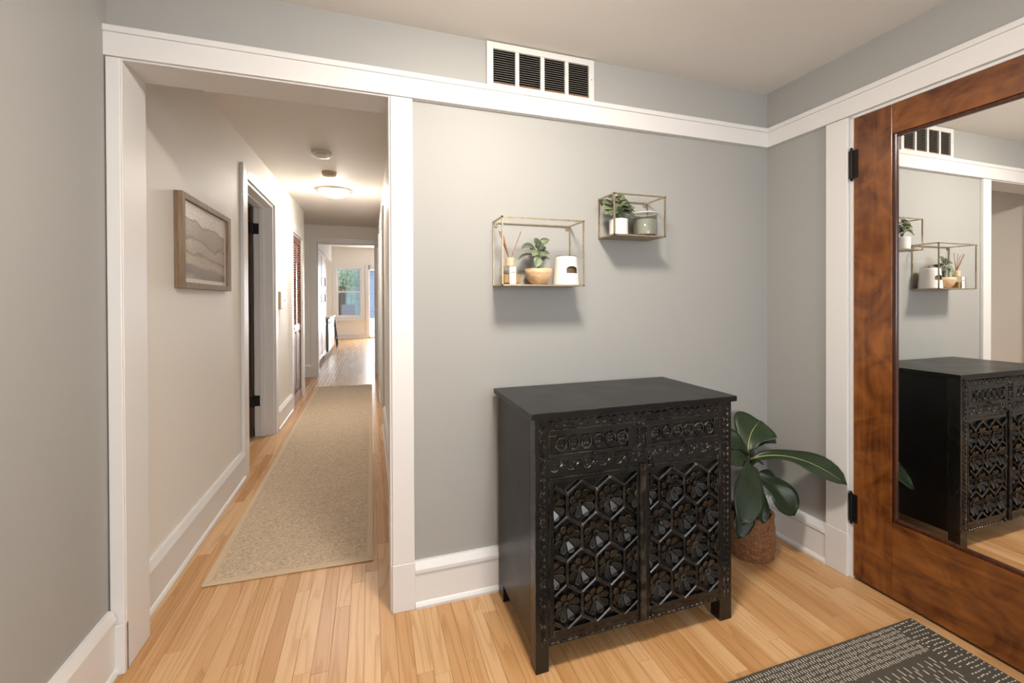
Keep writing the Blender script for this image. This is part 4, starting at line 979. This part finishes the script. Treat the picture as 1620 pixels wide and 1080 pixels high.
obj('glazing', bx(FX - 0.011, FX - 0.009, FY0 + 0.036, FY1 - 0.05, FZ0 + 0.029, FZ1 - 0.029), 'clearglass', pf)

# ---------------------------------------------------------------- hall doors
d2 = thing('door_2', (T, 4.60, 0.01), 'dark brown wooden door standing open beside the hall picture', None, kind='structure')
obj('slab', bx(-1.83, T - 0.006, 4.575, 4.615, 0.012, 2.150), 'darkdoor', d2, bevel=0.002)
for z_ in (1.958, 0.338):
    hg = obj('hinge', tube(bmesh.new(), [(T - 0.002, 4.606, z_ - 0.055), (T - 0.002, 4.606, z_ + 0.055)], 0.0075, 10), 'black_iron', d2)
    obj('hinge_leaf', boxes([(T + 0.002, T + 0.046, 4.618, 4.6225, z_ - 0.05, z_ + 0.05), (T - 0.045, T - 0.006, 4.5720, 4.5755, z_ - 0.05, z_ + 0.05)]), 'black_iron', hg)
d3 = thing('door_3', (XH - 0.02, 6.05, 0.01), 'orange-brown louvered bifold closet doors in the hall', None, kind='structure')
lv = bmesh.new()
v = [lv.verts.new(c) for c in ((-0.012, -1, 0.010), (-0.009, -1, 0.014), (0.012, -1, -0.009), (0.009, -1, -0.013), (-0.012, 1, 0.010), (-0.009, 1, 0.014), (0.012, 1, -0.009), (0.009, 1, -0.013))]
for f in ((0, 1, 2, 3), (7, 6, 5, 4), (0, 4, 5, 1), (1, 5, 6, 2), (2, 6, 7, 3), (3, 7, 4, 0)): lv.faces.new([v[i] for i in f])
bmesh.ops.recalc_face_normals(lv, faces=lv.faces)
lvm = bpy.data.meshes.new('louver'); lv.to_mesh(lvm); lv.free()
for (ya, yb) in ((BFA + 0.014, 6.052), (6.056, BFB - 0.014)):
    xa, xb = XH - 0.030, XH - 0.002; s_ = 0.042
    lf = obj('leaf_frame', boxes([(xa, xb, ya, ya + s_, 0.012, BFZ - 0.018), (xa, xb, yb - s_, yb, 0.012, BFZ - 0.018), (xa, xb, ya + s_, yb - s_, BFZ - 0.095, BFZ - 0.018), (xa, xb, ya + s_, yb - s_, 0.90, 0.985), (xa, xb, ya + s_, yb - s_, 0.012, 0.13)]), 'louver', d3, bevel=0.001)
    obj('lower_panel', boxes([(xa + 0.010, xb - 0.008, ya + s_, yb - s_, 0.13, 0.90), (xa + 0.006, xb - 0.003, ya + s_ + 0.03, yb - s_ - 0.03, 0.16, 0.87)]), 'darkdoor', lf, bevel=0.002)
    nl = 34
    for k in range(nl):
        o = obj_me('louver', lvm, 'louver', lf, ((xa + xb) / 2, (ya + yb) / 2, 1.002 + k * (BFZ - 0.112 - 1.002) / (nl - 1))); o.scale = (1, (yb - ya) / 2 - s_ + 0.001, 1)
obj('knob', lathe(bmesh.new(), [(0.0, 0.030), (0.014, 0.027), (0.017, 0.020), (0.008, 0.010), (0.008, 0.0)], (XH - 0.002, 5.73, 0.945), 14, 'x'), 'cer_white', d3, smooth=True)
for nm, (ya, yb) in (('door_5', (4.71, 5.55)), ('door_6', (6.61, 7.40))):
    struct(nm, boxes([(XHR - 0.006, XHR + 0.03, ya + 0.003, yb - 0.003, 0.01, 2.148)]), 'white')
# thermostat and switch plate on the hall wall
t = thing('thermostat', (XH, 4.90, 1.19), 'beige wall box beside the dark hall door', 'thermostat')
obj('body', bx(XH + 0.0005, XH + 0.030, 4.83, 4.97, 1.195, 1.372), 'beigeplastic', t, bevel=0.004)
obj('cover', bx(XH + 0.030, XH + 0.034, 4.84, 4.96, 1.205, 1.362), 'plastic', t, bevel=0.002)
t = thing('switch_plate', (XH, 5.12, 1.2), 'white light switch plate between thermostat and louvered closet', 'switch')
obj('plate', bx(XH + 0.0005, XH + 0.007, 5.05, 5.20, 1.22, 1.36), 'plastic', t, bevel=0.002)
for y_ in (5.09, 5.16): obj('toggle', bx(XH + 0.007, XH + 0.018, y_ - 0.006, y_ + 0.006, 1.275, 1.300), 'plastic', t, bevel=0.002)

# ---------------------------------------------------------------- kitchen seen through the hall
tc_ = thing('tall_cabinet', (-1.3, 9.85, 0), 'tall white kitchen pantry cabinet with black pulls', 'cabinet')
obj('body', boxes([(-1.62, -0.972, 9.0, 10.76, 0.10, 2.308)]), 'cabwhite', tc_)
obj('toe_kick', bx(-1.62, -1.03, 9.0, 10.76, 0.002, 0.10), 'blackpl', tc_)
for (ya, yb) in ((9.004, 9.874), (9.886, 10.756)):
    for (za, zb, hz0, hz1) in ((1.52, 2.295, 1.60, 1.775), (0.105, 1.49, 1.275, 1.44)):
        d_ = obj('door', bx(-0.970, -0.955, ya, yb, za, zb), 'cabwhite', tc_)
        k = 0.075; segs = [(-0.955, -0.948, ya, ya + k, za, zb), (-0.955, -0.948, yb - k, yb, za, zb), (-0.955, -0.948, ya + k, yb - k, za, za + k), (-0.955, -0.948, ya + k, yb - k, zb - k, zb)]
        if za < 1: segs.append((-0.955, -0.948, ya + k, yb - k, 0.74, 0.80))
        obj('door_frame', boxes(segs), 'cabwhite', d_, bevel=0.002)
        if ya > 9.5:
            obj('pull', tube(bmesh.new(), [(-0.948, 10.02, hz0), (-0.905, 10.02, hz0), (-0.905, 10.02, hz1), (-0.948, 10.02, hz1)], 0.010, 8), 'blackpl', d_)
dw = thing('dishwasher', (-1.2, 11.3, 0), 'stainless dishwasher next to the white pantry cabinet', 'dishwasher')
obj('body', bx(-1.62, -0.93, 10.80, 11.56, 0.10, 0.868), 'blackpl', dw)
obj('toe_kick', bx(-1.62, -1.0, 10.80, 11.56, 0.002, 0.10), 'blackpl', dw)
obj('front', bx(-0.93, -0.905, 10.81, 11.55, 0.115, 0.862), 'steel', dw, bevel=0.004)
obj('handle', tube(bmesh.new(), [(-0.905, 10.87, 0.78), (-0.865, 10.87, 0.78), (-0.865, 11.49, 0.78), (-0.905, 11.49, 0.78)], 0.011, 8), 'steel', dw)
bc_ = thing('base_cabinet', (-1.3, 12.0, 0), 'white base cabinet under the kitchen counter', 'cabinet')
obj('body', boxes([(-1.62, -0.93, 11.58, 12.6, 0.10, 0.868), (-1.62, -1.0, 11.58, 12.6, 0.002, 0.10)]), 'cabwhite', bc_)
for ya in (11.585, 12.10):
    d_ = obj('door', bx(-0.93, -0.912, ya, ya + 0.49, 0.11, 0.86), 'cabwhite', bc_, bevel=0.003)
    obj('pull', tube(bmesh.new(), [(-0.912, ya + 0.4, 0.62), (-0.88, ya + 0.4, 0.62), (-0.88, ya + 0.4, 0.78), (-0.912, ya + 0.4, 0.78)], 0.007, 8), 'blackpl', d_)
tag(obj('countertop', bx(-1.648, -0.875, 10.775, 12.65, 0.8685, 0.910), 'quartz', bevel=0.004), 'white stone kitchen countertop', 'countertop')
def stool(x_, y_, label):
    t = thing('bar_stool', (x_, y_, 0), label, 'stool', 'black kitchen stools')
    obj('seat', lathe(bmesh.new(), [(0, 0.70), (0.16, 0.70), (0.17, 0.712), (0.165, 0.73), (0, 0.735)], (x_, y_, 0), 24), 'blackpl', t, smooth=True)
    for sx in (-1, 1):
        for sy in (-1, 1): obj('leg', tube(bmesh.new(), [(x_ + sx * 0.12, y_ + sy * 0.12, 0.705), (x_ + sx * 0.19, y_ + sy * 0.19, 0.001)], 0.012, 8), 'blackpl', t)
    for s_ in (-1, 1):
        obj('rung', tube(bmesh.new(), [(x_ - 0.165, y_ + s_ * 0.165, 0.25), (x_ + 0.165, y_ + s_ * 0.165, 0.25)], 0.009, 8), 'blackpl', t)
        obj('rung', tube(bmesh.new(), [(x_ + s_ * 0.165, y_ - 0.165, 0.25), (x_ + s_ * 0.165, y_ + 0.165, 0.25)], 0.009, 8), 'blackpl', t)
stool(-1.06, 13.0, 'black metal bar stool nearer the kitchen counter')
stool(-1.10, 13.75, 'black metal bar stool nearer the kitchen window')

win = thing('window_1', ((WX0 + WX1) / 2, YK, WZ0), 'white double-hung kitchen window at the end of the hall', None, kind='structure')
cw = 0.115
obj('casing', boxes([(WX0 - cw, WX0, YK - 0.025, YK, WZ0 - 0.10, WZ1 + 0.11), (WX1, WX1 + cw, YK - 0.025, YK, WZ0 - 0.10, WZ1 + 0.11), (WX0, WX1, YK - 0.025, YK, WZ1, WZ1 + 0.11), (WX0, WX1, YK - 0.025, YK, WZ0 - 0.10, WZ0)]), 'white', win, bevel=0.003)
obj('sill', bx(WX0 - cw - 0.02, WX1 + cw + 0.02, YK - 0.07, YK, WZ0 - 0.135, WZ0 - 0.10), 'white', win, bevel=0.004)
zm = 1.60
for (za, zb, yy) in ((WZ0, zm + 0.025, YK + 0.02), (zm - 0.025, WZ1, YK + 0.06)):
    s_ = 0.045
    sh = obj('sash', boxes([(WX0, WX0 + s_, yy, yy + 0.035, za, zb), (WX1 - s_, WX1, yy, yy + 0.035, za, zb), (WX0 + s_, WX1 - s_, yy, yy + 0.035, za, za + s_), (WX0 + s_, WX1 - s_, yy, yy + 0.035, zb - s_, zb)]), 'white', win)
    obj('pane', bx(WX0 + s_, WX1 - s_, yy + 0.015, yy + 0.019, za + s_, zb - s_), 'clearglass', sh)
gd = thing('door_4', (0.45, YK, 0), 'white framed glass patio door beside the kitchen window', None, kind='structure')
obj('frame', boxes([(DX0, DX0 + 0.03, YK + 0.02, YK + 0.10, 0, DZ1), (DX1 - 0.05, DX1, YK + 0.02, YK + 0.10, 0, DZ1), (DX0, DX1, YK + 0.02, YK + 0.10, DZ1 - 0.16, DZ1), (DX0, DX1, YK + 0.02, YK + 0.10, 0.0, 0.06)]), 'white', gd)
obj('pane', bx(DX0 + 0.03, DX1 - 0.05, YK + 0.05, YK + 0.056, 0.06, DZ1 - 0.16), 'clearglass', gd)
obj('casing', boxes([(DX0 - 0.1, DX0, YK - 0.025, YK, 0, DZ1 + 0.1), (DX1, DX1 + 0.1, YK - 0.025, YK, 0, DZ1 + 0.1), (DX0, DX1, YK - 0.025, YK, DZ1, DZ1 + 0.1)]), 'white', gd)
# window behind the camera
w2 = thing('window_2', (0.7, YF, 0.82), 'entry window', None, kind='structure')
obj('casing', boxes([(-0.15, -0.05, YF, YF + 0.022, 0.72, 2.102), (1.45, 1.55, YF, YF + 0.022, 0.72, 2.102), (-0.05, 1.45, YF, YF + 0.022, 0.72, 0.82)]), 'white', w2)
obj('sash', boxes([(-0.05, 0.0, YF - 0.05, YF - 0.01, 0.82, 2.08), (1.40, 1.45, YF - 0.05, YF - 0.01, 0.82, 2.08), (0.0, 1.40, YF - 0.05, YF - 0.01, 0.82, 0.87), (0.0, 1.40, YF - 0.05, YF - 0.01, 2.03, 2.08), (0.0, 1.40, YF - 0.05, YF - 0.01, 1.43, 1.47)]), 'white', w2)

# ---------------------------------------------------------------- outside the kitchen
struct('ground', bx(-8, 8, YK + 0.12, 26, -0.15, -0.05), 'patio')
nb = thing('neighbor_house', (1.6, 20.0, -0.05), 'blue-gray sided house seen through the patio door', 'building')
bm = bmesh.new()
for k in range(18):
    z_ = 0.55 + k * 0.155
    vs = [bm.verts.new(c) for c in ((-0.2, 19.97, z_), (4.5, 19.97, z_), (4.5, 20.0, z_ + 0.155), (-0.2, 20.0, z_ + 0.155))]; bm.faces.new(vs)
    vs = [bm.verts.new(c) for c in ((-0.2, 19.97, z_), (4.5, 19.97, z_), (4.5, 20.0, z_), (-0.2, 20.0, z_))]; bm.faces.new(vs)
box(bm, -0.2, 4.5, 20.002, 20.5, -0.05, 3.4)
obj('siding', bm, 'siding', nb)
obj('foundation', bx(-0.22, 4.52, 19.93, 20.0, -0.05, 0.54), 'patio', nb)
obj('eave', bx(-0.5, 4.8, 19.2, 20.5, 3.0, 3.25), 'outwood', nb)
gs = thing('garden_shed', (-2.0, 21.0, -0.05), 'teal wooden garden shed seen through the kitchen window', 'shed')
bm = bmesh.new()
for k in range(16): box(bm, -3.6 + k * 0.2, -3.6 + k * 0.2 + 0.192, 20.97, 21.0, -0.05, 3.2)
box(bm, -3.6, -0.4, 21.0, 21.6, -0.05, 3.2)
obj('wall', bm, 'teal', gs)
obj('door', bx(-1.52, -1.05, 20.93, 20.97, -0.05, 1.95), 'outwood', gs)
def bush(name, c, rx, ry, rz, n_, label, tn=0.5):
    vs, fs, cs = [], [], []
    for _ in range(n_):
        while True:
            p = Vector((random.uniform(-1, 1), random.uniform(-1, 1), random.uniform(-1, 1)))
            if p.length < 1: break
        p = Vector((p.x * rx, p.y * ry, p.z * rz)) + Vector(c)
        d_ = Vector((random.uniform(-1, 1), random.uniform(-1, 1), random.uniform(-.6, .8))).normalized() * random.uniform(0.07, 0.13)
        n2 = Vector((random.uniform(-1, 1), -0.5, random.uniform(0, 1)))
        a, b2, c2 = leaf_geo(p, p + d_ * 0.5 + Vector((0, 0, 0.01)), p + d_, n2, 0.055, nu=3, nv=1, tone=min(1, max(0, tn + random.uniform(-.4, .4))))
        o_ = len(vs); vs += a; cs += c2; fs += [tuple(i + o_ for i in f) for f in b2]
    t = thing(name, (c[0], c[1], -0.05), label, 'shrub')
    me = bpy.data.meshes.new('foliage'); me.from_pydata(vs, [], fs); me.update(); set_attr(me, 'luv', cs)
    tag(obj_me('foliage', me, 'foliage', t), kind='stuff')
    b = bmesh.new()
    for k in range(4): tube(b, [(c[0] + J(.05), c[1] + J(.05), -0.05), (c[0] + J(.4) * rx, c[1] + J(.4) * ry, c[2])], 0.018, 6)
    obj('stem', b, 'stem', t)
bush('garden_shrub', (-1.75, 18.9, 1.0), 0.55, 0.5, 1.1, 900, 'leafy green shrub at the left of the kitchen window', 0.4)
bush('garden_shrub', (-1.25, 20.1, 2.35), 0.9, 0.5, 0.75, 900, 'yellow-green foliage at the top of the kitchen window', 0.9)
ch = thing('patio_chair', (-0.8, 17.8, -0.05), 'gray folding patio chair outside the kitchen window', 'chair')
obj('seat', bx(-1.05, -0.55, 17.55, 18.05, 0.38, 0.42), 'fabric', ch)
bm = bmesh.new(); v = [bm.verts.new(c) for c in ((-1.05, 18.05, 0.42), (-0.55, 18.05, 0.42), (-0.55, 18.25, 1.15), (-1.05, 18.25, 1.15), (-1.05, 18.08, 0.42), (-0.55, 18.08, 0.42), (-0.55, 18.28, 1.15), (-1.05, 18.28, 1.15))]
for f in ((0, 3, 2, 1), (4, 5, 6, 7), (0, 1, 5, 4), (1, 2, 6, 5), (2, 3, 7, 6), (3, 0, 4, 7)): bm.faces.new([v[i] for i in f])
obj('backrest', bm, 'fabric', ch)
for x_ in (-1.04, -0.56):
    obj('leg', tube(bmesh.new(), [(x_, 17.55, -0.05), (x_, 18.05, 0.42)], 0.015, 8), 'steel', ch)
    obj('leg', tube(bmesh.new(), [(x_, 18.05, -0.05), (x_, 17.6, 0.40)], 0.015, 8), 'steel', ch)
